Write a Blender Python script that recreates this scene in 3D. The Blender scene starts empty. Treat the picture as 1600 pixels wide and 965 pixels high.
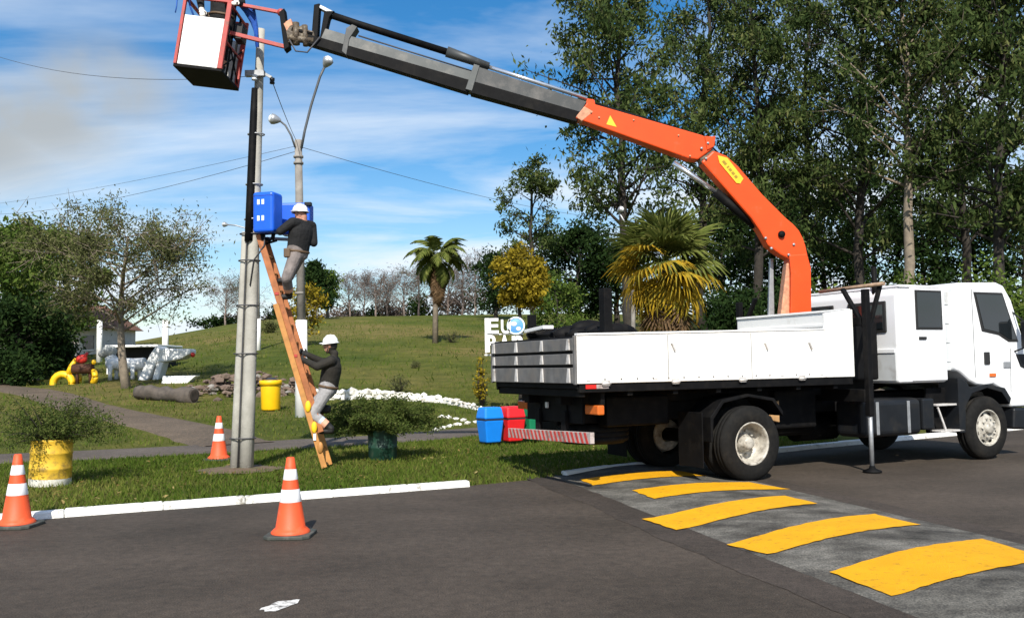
import bpy, bmesh, math, random
import numpy as np
from mathutils import Vector, Matrix, noise as mnoise

# ------------------------------------------------------------------ camera
sc = bpy.context.scene
col = sc.collection
W_, H_, FPX, EYE = 1600, 965, 1400.0, 1.6
PITCH = math.atan((571 - 482.5) / FPX); ROLL = math.radians(0.9)
Fv = Vector((0, math.cos(PITCH), math.sin(PITCH))); R0 = Vector((1, 0, 0)); U0 = R0.cross(Fv)
Rv = math.cos(ROLL) * R0 - math.sin(ROLL) * U0; Uv = math.sin(ROLL) * R0 + math.cos(ROLL) * U0
cd = bpy.data.cameras.new('camera'); cam = bpy.data.objects.new('camera', cd); col.objects.link(cam)
cd.sensor_width = 36; cd.lens = 36 * FPX / W_; cd.clip_end = 3000; cd.clip_start = .1
cam.matrix_world = Matrix(((Rv.x, Uv.x, -Fv.x, 0), (Rv.y, Uv.y, -Fv.y, 0), (Rv.z, Uv.z, -Fv.z, EYE), (0, 0, 0, 1)))
sc.camera = cam

# ------------------------------------------------------------------ world, sun, exposure
SUN_EL, SUN_DX = math.radians(41), 0.03
w = bpy.data.worlds.new('World'); sc.world = w; w.use_nodes = True
nt = w.node_tree; nt.nodes.clear()
def N(t, kind, **kw):
    n = t.nodes.new(kind)
    for k, v in kw.items(): setattr(n, k, v)
    return n
def wmath(op, a, b=None, clamp=False):
    n = N(nt, 'ShaderNodeMath', operation=op, use_clamp=clamp)
    for i, v in enumerate((a, b)):
        if v is None: continue
        if isinstance(v, (int, float)): n.inputs[i].default_value = v
        else: nt.links.new(v, n.inputs[i])
    return n.outputs[0]
sky = N(nt, 'ShaderNodeTexSky', sky_type='NISHITA'); sky.sun_disc = False
sky.sun_elevation = SUN_EL; sky.sun_rotation = math.radians(180); sky.air_density = 1.0; sky.dust_density = .6; sky.ozone_density = 1.6
tc = N(nt, 'ShaderNodeTexCoord'); sep = N(nt, 'ShaderNodeSeparateXYZ'); nt.links.new(tc.outputs['Generated'], sep.inputs[0])
zz = wmath('ADD', wmath('MAXIMUM', sep.outputs[2], 0.0), .16)
cx = wmath('DIVIDE', sep.outputs[0], zz); cy = wmath('DIVIDE', sep.outputs[1], zz)
comb = N(nt, 'ShaderNodeCombineXYZ'); nt.links.new(cx, comb.inputs[0]); nt.links.new(cy, comb.inputs[1])
mp = N(nt, 'ShaderNodeMapping'); nt.links.new(comb.outputs[0], mp.inputs[0])
mp.inputs['Rotation'].default_value = (0, 0, math.radians(-14)); mp.inputs['Scale'].default_value = (.46, 1.0, 1)
n1 = N(nt, 'ShaderNodeTexNoise'); n1.inputs['Scale'].default_value = 1.25; n1.inputs['Detail'].default_value = 7; n1.inputs['Roughness'].default_value = .58; n1.inputs['Distortion'].default_value = .35
nt.links.new(mp.outputs[0], n1.inputs['Vector'])
rp = N(nt, 'ShaderNodeValToRGB'); rp.color_ramp.elements[0].position = .42; rp.color_ramp.elements[1].position = .64
nt.links.new(n1.outputs['Fac'], rp.inputs[0])
n2 = N(nt, 'ShaderNodeTexNoise'); n2.inputs['Scale'].default_value = .55; n2.inputs['Detail'].default_value = 3
nt.links.new(comb.outputs[0], n2.inputs['Vector'])
rp2 = N(nt, 'ShaderNodeValToRGB'); rp2.color_ramp.elements[0].position = .3; rp2.color_ramp.elements[0].color = (.35, .35, .35, 1); rp2.color_ramp.elements[1].position = .62
nt.links.new(n2.outputs['Fac'], rp2.inputs[0])
thin = wmath('MULTIPLY', rp.outputs[0], rp2.outputs[0])
# low white bank towards the horizon all the way round
bank = N(nt, 'ShaderNodeMapRange'); nt.links.new(sep.outputs[2], bank.inputs[0])
bank.inputs[1].default_value = .26; bank.inputs[2].default_value = .02; bank.inputs[3].default_value = .12; bank.inputs[4].default_value = .80
fac = wmath('MULTIPLY', wmath('ADD', wmath('MULTIPLY', thin, .80), wmath('MULTIPLY', bank.outputs[0], wmath('ADD', rp.outputs[0], .32))), .95, True)
# one soft grey cumulus low over the left trees
def dirv(px, py):
    v = Fv + Rv * ((px - 800) / FPX) + Uv * ((482.5 - py) / FPX); return v.normalized()
def puff(px, py, rad):
    d = dirv(px, py)
    dp = N(nt, 'ShaderNodeVectorMath', operation='DISTANCE'); sc_ = N(nt, 'ShaderNodeVectorMath', operation='MULTIPLY')
    nt.links.new(tc.outputs['Generated'], sc_.inputs[0]); sc_.inputs[1].default_value = (1, 1, 1.7)
    nt.links.new(sc_.outputs[0], dp.inputs[0]); dp.inputs[1].default_value = (d.x, d.y, d.z * 1.7)
    m = N(nt, 'ShaderNodeMapRange', interpolation_type='SMOOTHSTEP'); nt.links.new(dp.outputs['Value'], m.inputs[0])
    m.inputs[1].default_value = rad; m.inputs[2].default_value = rad * .15; m.inputs[3].default_value = 0; m.inputs[4].default_value = 1
    return m.outputs[0]
n3 = N(nt, 'ShaderNodeTexNoise'); n3.inputs['Scale'].default_value = 9; n3.inputs['Detail'].default_value = 6
nt.links.new(tc.outputs['Generated'], n3.inputs['Vector'])
pf = wmath('MAXIMUM', puff(150, 130, .11), wmath('MAXIMUM', puff(60, 185, .12), puff(-40, 215, .13)))
pf = wmath('MULTIPLY', pf, wmath('MULTIPLY', wmath('SUBTRACT', n3.outputs['Fac'], .18), 3.0, True), True)
bg1 = N(nt, 'ShaderNodeBackground'); bg1.inputs[1].default_value = .108
hs = N(nt, 'ShaderNodeHueSaturation'); hs.inputs['Saturation'].default_value = 1.52; nt.links.new(sky.outputs[0], hs.inputs['Color'])
nt.links.new(hs.outputs[0], bg1.inputs[0])
bg2 = N(nt, 'ShaderNodeBackground'); bg2.inputs[0].default_value = (.84, .92, 1, 1); bg2.inputs[1].default_value = .82
bg3 = N(nt, 'ShaderNodeBackground'); bg3.inputs[0].default_value = (.80, .86, .90, 1); bg3.inputs[1].default_value = .46
mx1 = N(nt, 'ShaderNodeMixShader'); mx2 = N(nt, 'ShaderNodeMixShader'); out = N(nt, 'ShaderNodeOutputWorld')
nt.links.new(fac, mx1.inputs[0]); nt.links.new(bg1.outputs[0], mx1.inputs[1]); nt.links.new(bg2.outputs[0], mx1.inputs[2])
nt.links.new(wmath('MULTIPLY', pf, .95), mx2.inputs[0]); nt.links.new(mx1.outputs[0], mx2.inputs[1]); nt.links.new(bg3.outputs[0], mx2.inputs[2])
nt.links.new(mx2.outputs[0], out.inputs[0])
sd = bpy.data.lights.new('sun', 'SUN'); sun = bpy.data.objects.new('sun', sd); col.objects.link(sun)
sd.energy = 5.0; sd.angle = math.radians(.55); sd.color = (1, .95, .86)
ld = Vector((SUN_DX, 1, 0)).normalized() * math.cos(SUN_EL) + Vector((0, 0, -math.sin(SUN_EL)))
sun.rotation_euler = ld.to_track_quat('-Z', 'Y').to_euler(); sun.location = (0, -20, 30)
sc.view_settings.view_transform = 'Standard'; sc.view_settings.look = 'None'
sc.view_settings.exposure = 0.38; sc.view_settings.gamma = 1; sc.view_settings.use_curve_mapping = False
sc.cycles.max_bounces = 6; sc.cycles.transparent_max_bounces = 8

# ------------------------------------------------------------------ pixel -> place
Cv = Vector((0, 0, EYE))
def ray(px, py): return Fv + Rv * ((px - 800) / FPX) + Uv * ((482.5 - py) / FPX)
def G(px, py, z=0.0):
    d = ray(px, py); return Cv + d * ((z - EYE) / d.z)
def D(px, py, Y):
    d = ray(px, py); return Cv + d * (Y / d.y)
KP = [Vector((-5.65, 9.93)), Vector((-.68, 12.2)), Vector((.61, 13.02)), Vector((1.77, 14.0)), Vector((5.57, 16.75)), Vector((9.2, 19.0))]
NV = Vector((-.48, .877))
KL = [0.0]
for a, b in zip(KP, KP[1:]): KL.append(KL[-1] + (b - a).length)
def K(s):
    if s <= 0: return KP[0] + (KP[1] - KP[0]).normalized() * s
    for i in range(len(KP) - 1):
        if s <= KL[i + 1]: return KP[i].lerp(KP[i + 1], (s - KL[i]) / (KL[i + 1] - KL[i]))
    return KP[-1] + (KP[-1] - KP[-2]).normalized() * (s - KL[-1])
def sd_of(x, y):
    # s,d so that K(s)+d*NV = (x,y)
    P = Vector((x, y)); tgt = Vector((NV.y, -NV.x))
    lo, hi = -400., 500.
    for _ in range(40):
        m = (lo + hi) / 2
        if (P - K(m)).dot(tgt) > 0: lo = m
        else: hi = m
    s = (lo + hi) / 2
    return s, (P - K(s)).dot(NV)
S_GAP0, S_GAP1 = KL[1] + .05, KL[2] + .1
def sstep(a, b, x):
    t = min(1, max(0, (x - a) / (b - a))); return t * t * (3 - 2 * t)
def hill(x, y):
    a = x / max(y, 8)
    f = .12 + .88 * sstep(-.56, -.22, a)
    v = .066 * max(0, y - 30) * f
    if y > 104: v = .066 * 74 * f - .05 * (y - 104)
    v -= .00010 * max(0, min(y, 104) - 60) ** 2
    return v
def hh(s, d, x, y):
    if d < 0: return -.06
    z = .065
    if S_GAP0 < s < S_GAP1: z = -.012 + .077 * sstep(0, .9, d)
    z += .045 * min(max(0, d - 8.5), 62)
    z += hill(x, y)
    z += (.05 * mnoise.noise(Vector((x * .25, y * .25, 3)))) * sstep(1, 6, d)
    if d > 10: z += .14 * mnoise.noise(Vector((x * .09, y * .09, 7))) * sstep(12, 30, d)
    return z
def h(x, y):
    s, d = sd_of(x, y); return hh(s, d, x, y)
def T(px, py):
    d = ray(px, py); t = 8.0; dt = .5
    while t < 320:
        p = Cv + d * t
        if p.z < h(p.x, p.y): break
        dt = .5 if t < 40 else 2.0; t += dt
    lo, hi = t - dt, t
    for _ in range(14):
        m = (lo + hi) / 2; p = Cv + d * m
        if p.z < h(p.x, p.y): hi = m
        else: lo = m
    p = Cv + d * hi; p.z = h(p.x, p.y); return p

# ------------------------------------------------------------------ materials
M = {}
def ramp_set(r, cols):
    els = r.color_ramp.elements
    while len(els) < len(cols): els.new(.5)
    for i, (p, c) in enumerate(cols):
        els[i].position = p; els[i].color = (*c, 1) if len(c) == 3 else c
def mat(name, c, rough=.6, var=.18, scale=6.0, bump=0.0, bscale=60.0, metal=0.0, dirt=None, dscale=3.0, dpos=(.5, .68), spec=.5, coat=0):
    m = bpy.data.materials.new(name); m.use_nodes = True; t = m.node_tree; b = t.nodes['Principled BSDF']
    b.inputs['Roughness'].default_value = rough; b.inputs['Metallic'].default_value = metal
    b.inputs['Specular IOR Level'].default_value = spec; b.inputs['Coat Weight'].default_value = coat
    tcn = N(t, 'ShaderNodeTexCoord'); no = N(t, 'ShaderNodeTexNoise'); no.inputs['Scale'].default_value = scale; no.inputs['Detail'].default_value = 6
    t.links.new(tcn.outputs['Object'], no.inputs['Vector'])
    r = N(t, 'ShaderNodeValToRGB')
    ramp_set(r, [(.3, tuple(max(0, x * (1 - var)) for x in c)), (.7, tuple(min(1, x * (1 + var)) for x in c))])
    t.links.new(no.outputs['Fac'], r.inputs[0]); last = r.outputs[0]
    if dirt:
        d = N(t, 'ShaderNodeTexNoise'); d.inputs['Scale'].default_value = dscale; d.inputs['Detail'].default_value = 9; d.inputs['Roughness'].default_value = .68
        t.links.new(tcn.outputs['Object'], d.inputs['Vector'])
        dr = N(t, 'ShaderNodeValToRGB'); ramp_set(dr, [(dpos[0], (0, 0, 0)), (dpos[1], (1, 1, 1))]); t.links.new(d.outputs['Fac'], dr.inputs[0])
        mx = N(t, 'ShaderNodeMix', data_type='RGBA'); t.links.new(dr.outputs[0], mx.inputs['Factor']); t.links.new(last, mx.inputs['A']); mx.inputs['B'].default_value = (*dirt, 1)
        last = mx.outputs['Result']
    t.links.new(last, b.inputs['Base Color'])
    if bump:
        bn = N(t, 'ShaderNodeTexNoise'); bn.inputs['Scale'].default_value = bscale; bn.inputs['Detail'].default_value = 4
        t.links.new(tcn.outputs['Object'], bn.inputs['Vector'])
        bp = N(t, 'ShaderNodeBump'); bp.inputs['Strength'].default_value = bump; bp.inputs['Distance'].default_value = .02
        t.links.new(bn.outputs['Fac'], bp.inputs['Height']); t.links.new(bp.outputs[0], b.inputs['Normal'])
    M[name] = m; return m
def leafmat(name, cols, trans=.3, rough=.8):
    m = bpy.data.materials.new(name); m.use_nodes = True; t = m.node_tree; b = t.nodes['Principled BSDF']; b.inputs['Roughness'].default_value = rough
    b.inputs['Specular IOR Level'].default_value = .08
    at = N(t, 'ShaderNodeAttribute'); at.attribute_name = 'tint'
    r = N(t, 'ShaderNodeValToRGB'); ramp_set(r, [(i / (len(cols) - 1), c) for i, c in enumerate(cols)]); t.links.new(at.outputs['Fac'], r.inputs[0])
    t.links.new(r.outputs[0], b.inputs['Base Color'])
    tr = N(t, 'ShaderNodeBsdfTranslucent'); t.links.new(r.outputs[0], tr.inputs[0])
    mx = N(t, 'ShaderNodeMixShader'); mx.inputs[0].default_value = trans
    t.links.new(b.outputs[0], mx.inputs[1]); t.links.new(tr.outputs[0], mx.inputs[2])
    t.links.new(mx.outputs[0], t.nodes['Material Output'].inputs[0]); M[name] = m

mat('white_paint', (.80, .79, .76), .42, .03, 3, dirt=(.52, .49, .44), dscale=2.2, dpos=(.60, .82), coat=.15)
mat('white_stone', (.70, .68, .62), .85, .1, 5, bump=.7, bscale=20, dirt=(.22, .19, .14), dscale=3.5, dpos=(.52, .68))
mat('kerb_white', (.80, .79, .75), .75, .06, 4, bump=.5, bscale=40, dirt=(.24, .22, .18), dscale=6, dpos=(.54, .68))
mat('cab_white', (.80, .81, .82), .3, .02, 2, coat=.4, dirt=(.60, .59, .56), dscale=1.6, dpos=(.62, .85))
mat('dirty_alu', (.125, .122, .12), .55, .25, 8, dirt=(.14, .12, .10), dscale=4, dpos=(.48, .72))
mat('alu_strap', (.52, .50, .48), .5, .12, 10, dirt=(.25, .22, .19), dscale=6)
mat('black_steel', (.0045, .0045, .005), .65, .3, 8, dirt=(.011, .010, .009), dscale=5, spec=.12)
mat('dark_plastic', (.009, .0105, .013), .45, .2, 4, dirt=(.02, .019, .018), dscale=3, spec=.25)
mat('rubber', (.010, .0097, .0092), .8, .25, 20, bump=.3, bscale=80, dirt=(.026, .023, .019), dscale=4, dpos=(.5, .75), spec=.15)
mat('rim_steel', (.44, .415, .36), .45, .15, 12, dirt=(.12, .10, .075), dscale=9, dpos=(.46, .68))
mat('crane_orange', (.66, .070, .010), .45, .05, 4, dirt=(.40, .10, .04), dscale=4, dpos=(.60, .78), spec=.3)
mat('crane_worn', (.55, .25, .14), .6, .3, 18)
mat('boom_grey', (.075, .082, .08), .5, .16, 5, dirt=(.20, .19, .17), dscale=3, dpos=(.5, .75))
mat('boom_grey2', (.042, .045, .045), .5, .16, 5, dirt=(.13, .12, .11), dscale=3, dpos=(.5, .75))
mat('chrome', (.75, .76, .78), .18, .04, 10, metal=.85)
mat('greased', (.07, .05, .03), .6, .5, 22, bump=.4, bscale=40, dirt=(.24, .20, .14), dscale=14, dpos=(.52, .68))
mat('red_steel', (.40, .045, .035), .5, .12, 10, dirt=(.22, .06, .04), dscale=9)
mat('yellow_label', (.85, .48, .02), .5, .05, 8)
mat('label_ink', (.30, .19, .01), .6, .05, 8)
mat('glass', (.010, .013, .015), .06, .05, 3, spec=.8)
mat('rubber_seal', (.015, .015, .015), .7, .1, 5)
mat('grey_panel', (.50, .52, .53), .5, .06, 4, dirt=(.34, .33, .31), dscale=3, dpos=(.55, .75))
mat('lamp_red', (.55, .02, .015), .2, .05, 5); mat('lamp_amber', (.60, .13, .02), .25, .1, 20); mat('lamp_clear', (.75, .74, .70), .12, .06, 25)
mat('stripe_red', (.50, .05, .04), .5, .12, 8, dirt=(.2, .12, .1), dscale=9); mat('stripe_white', (.42, .36, .34), .6, .15, 8, dirt=(.16, .12, .10), dscale=9)
mat('wood_crate', (.42, .24, .10), .7, .2, 8)
mat('ladder_wood', (.36, .125, .04), .65, .25, 9, dirt=(.20, .07, .025), dscale=7); mat('ladder_pale', (.44, .20, .05), .6, .2, 9); mat('strap_yellow', (.80, .50, .01), .6, .1, 9)
mat('concrete', (.37, .355, .31), .85, .14, 5, bump=.25, bscale=40, dirt=(.26, .25, .21), dscale=3, dpos=(.5, .74))
mat('concrete_old', (.24, .22, .195), .85, .2, 5, bump=.25, bscale=40, dirt=(.17, .15, .13), dscale=4)
mat('post_paint', (.80, .79, .76), .6, .04, 4, dirt=(.5, .48, .42), dscale=4, dpos=(.6, .8))
mat('box_blue', (.008, .10, .62), .4, .06, 6); mat('mark_white', (.70, .82, .92), .5, .03, 6)
mat('cloth_blue', (.015, .09, .40), .8, .2, 12, bump=.4, bscale=20)
mat('arm_grey', (.07, .075, .08), .5, .15, 14); mat('galv', (.34, .35, .36), .45, .15, 14, metal=.5); mat('lamp_bowl', (.70, .72, .72), .25, .05, 10)
mat('cone_orange', (.70, .085, .02), .6, .08, 8, dirt=(.55, .13, .06), dscale=8, dpos=(.55, .75)); mat('cone_white', (.84, .84, .84), .5, .03, 8, dirt=(.55, .54, .52), dscale=9, dpos=(.6, .8))
mat('cone_base', (.045, .05, .042), .7, .2, 12, dirt=(.10, .095, .08), dscale=8)
mat('drum_yellow', (.70, .43, .03), .65, .1, 8, dirt=(.20, .13, .03), dscale=7, dpos=(.47, .66)); mat('drum_white', (.68, .66, .58), .7, .1, 8, dirt=(.3, .27, .2), dscale=9)
mat('drum_green', (.006, .038, .022), .55, .3, 8, dirt=(.05, .07, .05), dscale=9, dpos=(.55, .7)); mat('bin_yellow', (.86, .50, .004), .45, .05, 6)
mat('soil', (.05, .035, .022), .95, .3, 20, bump=.8, bscale=30)
mat('bin_blue', (.006, .20, .72), .4, .05, 6); mat('bin_red', (.66, .015, .02), .4, .05, 6); mat('bin_green', (.01, .20, .09), .4, .05, 6); mat('bin_dark', (.03, .03, .035), .6, .1, 6)
mat('helmet', (.84, .84, .83), .3, .02, 5); mat('jacket', (.005, .005, .0055), .85, .35, 14, bump=.5, bscale=18); mat('jacket_olive', (.013, .0105, .0065), .85, .35, 14, bump=.5, bscale=18)
mat('trousers', (.17, .145, .135), .85, .3, 9, bump=1.0, bscale=11); mat('trousers_pale', (.30, .29, .29), .85, .2, 14, bump=.5, bscale=18)
mat('band', (.66, .34, .22), .5, .1, 9); mat('band_pale', (.45, .52, .60), .4, .08, 9); mat('boot', (.012, .011, .010), .6, .2, 9); mat('skin', (.42, .20, .13), .55, .1, 9); mat('glove', (.012, .012, .012), .8, .2, 9); mat('glove_pale', (.62, .58, .52), .8, .1, 9)
mat('hair', (.012, .009, .007), .7, .2, 30); mat('eye', (.02, .02, .02), .2, 0, 5); mat('belt', (.10, .06, .03), .6, .2, 9)
mat('bark', (.13, .105, .08), .9, .3, 6, bump=.8, bscale=18); mat('bark_dark', (.03, .024, .018), .9, .3, 6, bump=.8, bscale=18); mat('bark_pale', (.21, .17, .125), .9, .25, 5, bump=.6, bscale=18, dirt=(.16, .13, .10), dscale=2)
mat('twig', (.20, .155, .135), .9, .25, 6); mat('log_wood', (.085, .07, .058), .9, .3, 6, bump=.9, bscale=14, dirt=(.09, .07, .055), dscale=3); mat('log_end', (.03, .022, .016), .95, .3, 12)
mat('rubble', (.15, .105, .08), .9, .35, 3, bump=.8, bscale=10, dirt=(.11, .085, .06), dscale=3)
mat('roof_tile', (.17, .085, .055), .9, .25, 4); mat('house_wall', (.62, .58, .52), .85, .1, 3); mat('low_wall', (.50, .44, .36), .9, .15, 3, bump=.4, bscale=12, dirt=(.3, .26, .2), dscale=2)
mat('play_white', (.80, .80, .78), .6, .03, 4); mat('play_grey', (.33, .34, .32), .7, .2, 5); mat('play_yellow', (.85, .50, .01), .5, .05, 6); mat('play_red', (.60, .03, .02), .5, .08, 6); mat('play_brown', (.07, .025, .012), .8, .2, 6)
mat('shelter_dark', (.018, .018, .018), .9, .2, 4); mat('sign_white', (.82, .81, .79), .5, .02, 4); mat('sign_blue', (.10, .30, .62), .5, .1, 9)
mat('paint_yellow', (.74, .36, .006), .7, .07, 3, bump=.6, bscale=120, dirt=(.16, .10, .03), dscale=15, dpos=(.56, .78), spec=.2)
mat('paint_white', (.70, .68, .64), .7, .06, 5, dirt=(.12, .11, .10), dscale=14, dpos=(.46, .6))
mat('wire', (.05, .05, .055), .6, .05, 5); mat('rust_bar', (.30, .20, .13), .7, .3, 12)

def asphalt(name, c1, c2, grit=240, patch=.35):
    m = bpy.data.materials.new(name); m.use_nodes = True; t = m.node_tree; b = t.nodes['Principled BSDF']; b.inputs['Roughness'].default_value = .82; b.inputs['Specular IOR Level'].default_value = .25
    tcn = N(t, 'ShaderNodeTexCoord')
    a = N(t, 'ShaderNodeTexNoise'); a.inputs['Scale'].default_value = patch; a.inputs['Detail'].default_value = 7; a.inputs['Roughness'].default_value = .6
    mpn = N(t, 'ShaderNodeMapping'); mpn.inputs['Rotation'].default_value = (0, 0, math.radians(-26)); mpn.inputs['Scale'].default_value = (.7, 1, 1)
    t.links.new(tcn.outputs['Object'], mpn.inputs[0]); t.links.new(mpn.outputs[0], a.inputs['Vector'])
    g = N(t, 'ShaderNodeTexNoise'); g.inputs['Scale'].default_value = grit; g.inputs['Detail'].default_value = 2; t.links.new(tcn.outputs['Object'], g.inputs['Vector'])
    r = N(t, 'ShaderNodeValToRGB'); ramp_set(r, [(.3, c1), (.72, c2)]); t.links.new(a.outputs['Fac'], r.inputs[0])
    r2 = N(t, 'ShaderNodeValToRGB'); ramp_set(r2, [(.3, (.5, .5, .5)), (.7, (1.6, 1.56, 1.5))]); t.links.new(g.outputs['Fac'], r2.inputs[0])
    mx = N(t, 'ShaderNodeMix', data_type='RGBA', blend_type='MULTIPLY'); mx.inputs['Factor'].default_value = 1
    t.links.new(r.outputs[0], mx.inputs['A']); t.links.new(r2.outputs[0], mx.inputs['B'])
    md_ = N(t, 'ShaderNodeTexNoise'); md_.inputs['Scale'].default_value = 11; md_.inputs['Detail'].default_value = 8; md_.inputs['Roughness'].default_value = .72; t.links.new(tcn.outputs['Object'], md_.inputs['Vector'])
    rmd = N(t, 'ShaderNodeValToRGB'); ramp_set(rmd, [(.3, (.66, .66, .66)), (.7, (1.36, 1.34, 1.3))]); t.links.new(md_.outputs['Fac'], rmd.inputs[0])
    mxm = N(t, 'ShaderNodeMix', data_type='RGBA', blend_type='MULTIPLY'); mxm.inputs['Factor'].default_value = 1; t.links.new(mx.outputs['Result'], mxm.inputs['A']); t.links.new(rmd.outputs[0], mxm.inputs['B']); mx = mxm
    # scattered pale aggregate chips and dark tar stains
    v = N(t, 'ShaderNodeTexVoronoi'); v.inputs['Scale'].default_value = 7; t.links.new(tcn.outputs['Object'], v.inputs['Vector'])
    vr = N(t, 'ShaderNodeValToRGB'); ramp_set(vr, [(.03, (.5, .5, .5)), (.055, (0, 0, 0))]); t.links.new(v.outputs['Distance'], vr.inputs[0])
    mx2_ = N(t, 'ShaderNodeMix', data_type='RGBA'); t.links.new(vr.outputs[0], mx2_.inputs['Factor']); t.links.new(mx.outputs['Result'], mx2_.inputs['A']); mx2_.inputs['B'].default_value = (.16, .145, .13, 1)
    s_ = N(t, 'ShaderNodeTexNoise'); s_.inputs['Scale'].default_value = .9; s_.inputs['Detail'].default_value = 8; s_.inputs['Roughness'].default_value = .7; s_.inputs['Distortion'].default_value = 1.2
    t.links.new(tcn.outputs['Object'], s_.inputs['Vector'])
    sr = N(t, 'ShaderNodeValToRGB'); ramp_set(sr, [(.60, (0, 0, 0)), (.74, (.55, .55, .55))]); t.links.new(s_.outputs['Fac'], sr.inputs[0])
    mx3 = N(t, 'ShaderNodeMix', data_type='RGBA'); t.links.new(sr.outputs[0], mx3.inputs['Factor']); t.links.new(mx2_.outputs['Result'], mx3.inputs['A']); mx3.inputs['B'].default_value = (c1[0] * .55, c1[1] * .55, c1[2] * .55, 1)
    t.links.new(mx3.outputs['Result'], b.inputs['Base Color'])
    bp = N(t, 'ShaderNodeBump'); bp.inputs['Strength'].default_value = .55; bp.inputs['Distance'].default_value = .01; t.links.new(g.outputs['Fac'], bp.inputs['Height']); t.links.new(bp.outputs[0], b.inputs['Normal'])
    M[name] = m
asphalt('asphalt', (.036, .029, .0225), (.072, .058, .047), 90, .7)
asphalt('asphalt_bump', (.022, .020, .017), (.17, .165, .15), 70, 2.0)
asphalt('asphalt_apron', (.032, .026, .021), (.058, .047, .040), 130, .8)
asphalt('asphalt_path', (.070, .058, .049), (.115, .097, .083), 60, .8)
asphalt('dirt_path', (.080, .062, .045), (.135, .105, .078), 40, .8)
def grassmat():
    m = bpy.data.materials.new('lawn'); m.use_nodes = True; t = m.node_tree; b = t.nodes['Principled BSDF']; b.inputs['Roughness'].default_value = .95; b.inputs['Specular IOR Level'].default_value = .1
    tcn = N(t, 'ShaderNodeTexCoord')
    def nz(scale, det, rough=.6):
        n = N(t, 'ShaderNodeTexNoise'); n.inputs['Scale'].default_value = scale; n.inputs['Detail'].default_value = det; n.inputs['Roughness'].default_value = rough
        t.links.new(tcn.outputs['Object'], n.inputs['Vector']); return n
    a = nz(.10, 6); r = N(t, 'ShaderNodeValToRGB'); ramp_set(r, [(.34, (.060, .086, .014)), (.5, (.102, .112, .024)), (.66, (.165, .138, .048))]); t.links.new(a.outputs['Fac'], r.inputs[0])
    g = nz(14, 5, .75); r2 = N(t, 'ShaderNodeValToRGB'); ramp_set(r2, [(.28, (.5, .5, .5)), (.72, (1.45, 1.45, 1.45))]); t.links.new(g.outputs['Fac'], r2.inputs[0])
    g3 = nz(1.1, 5, .7); r3 = N(t, 'ShaderNodeValToRGB'); ramp_set(r3, [(.28, (.58, .66, .55)), (.72, (1.4, 1.28, 1.3))]); t.links.new(g3.outputs['Fac'], r3.inputs[0])
    mx = N(t, 'ShaderNodeMix', data_type='RGBA', blend_type='MULTIPLY'); mx.inputs['Factor'].default_value = 1
    t.links.new(r.outputs[0], mx.inputs['A']); t.links.new(r2.outputs[0], mx.inputs['B'])
    my = N(t, 'ShaderNodeMix', data_type='RGBA', blend_type='MULTIPLY'); my.inputs['Factor'].default_value = 1
    t.links.new(mx.outputs['Result'], my.inputs['A']); t.links.new(r3.outputs[0], my.inputs['B'])
    t.links.new(my.outputs['Result'], b.inputs['Base Color'])
    bp = N(t, 'ShaderNodeBump'); bp.inputs['Strength'].default_value = .9; bp.inputs['Distance'].default_value = .08; t.links.new(g.outputs['Fac'], bp.inputs['Height']); t.links.new(bp.outputs[0], b.inputs['Normal'])
    M['lawn'] = m
grassmat()
leafmat('blade', [(.042, .078, .009), (.080, .124, .016), (.126, .152, .028), (.21, .18, .055)], .3)
leafmat('leaf_euc', [(.022, .040, .011), (.050, .078, .022), (.090, .120, .036), (.16, .165, .06)], .32)
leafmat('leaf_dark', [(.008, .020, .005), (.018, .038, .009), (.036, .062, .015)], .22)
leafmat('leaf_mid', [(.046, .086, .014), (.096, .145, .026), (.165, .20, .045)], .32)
leafmat('leaf_olive', [(.065, .074, .028), (.11, .12, .044), (.17, .17, .07)], .3)
leafmat('leaf_yellow', [(.13, .10, .010), (.26, .20, .018), (.42, .31, .03)], .3)
leafmat('leaf_brown', [(.075, .058, .046), (.12, .095, .078), (.17, .14, .12)], .2)
leafmat('frond_green', [(.060, .085, .016), (.13, .155, .035), (.21, .21, .06)], .3)
leafmat('frond_yellow', [(.22, .13, .015), (.42, .27, .02), (.24, .22, .04)], .25)
leafmat('frond_dry', [(.10, .06, .03), (.17, .11, .06)], .15)
mat('soil_patch', (.13, .085, .055), .95, .3, 12, bump=.8, bscale=30, dirt=(.07, .08, .02), dscale=6, dpos=(.5, .62)); leafmat('leaf_fallen', [(.10, .06, .02), (.22, .15, .05), (.30, .24, .10)], .1)
leafmat('leaf_bush', [(.034, .056, .012), (.072, .100, .022), (.125, .140, .04)], .3)

# ------------------------------------------------------------------ mesh building
WM = {}
def link(o, parent):
    col.objects.link(o)
    if parent is not None: o.parent = parent
    return o
def tag(o, label=None, cat=None, group=None, kind=None):
    if label: o['label'] = label
    if cat: o['category'] = cat
    if group: o['group'] = group
    if kind: o['kind'] = kind
    return o
def empty(name, loc, label, cat, group=None, rz=0):
    o = bpy.data.objects.new(name, None); col.objects.link(o); o.empty_display_size = .2
    o.location = loc; o.rotation_euler = (0, 0, rz); WM[o] = Matrix.Translation(Vector(loc)) @ Matrix.Rotation(rz, 4, 'Z')
    return tag(o, label, cat, group)
def root_m(p):
    while p is not None:
        if p in WM: return WM[p]
        p = p.parent
    return Matrix.Identity(4)
def frame_of(d):
    d = Vector(d).normalized(); up = Vector((0, 0, 1)) if abs(d.z) < .95 else Vector((1, 0, 0))
    x = d.cross(up).normalized(); return x, x.cross(d).normalized(), d
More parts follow.
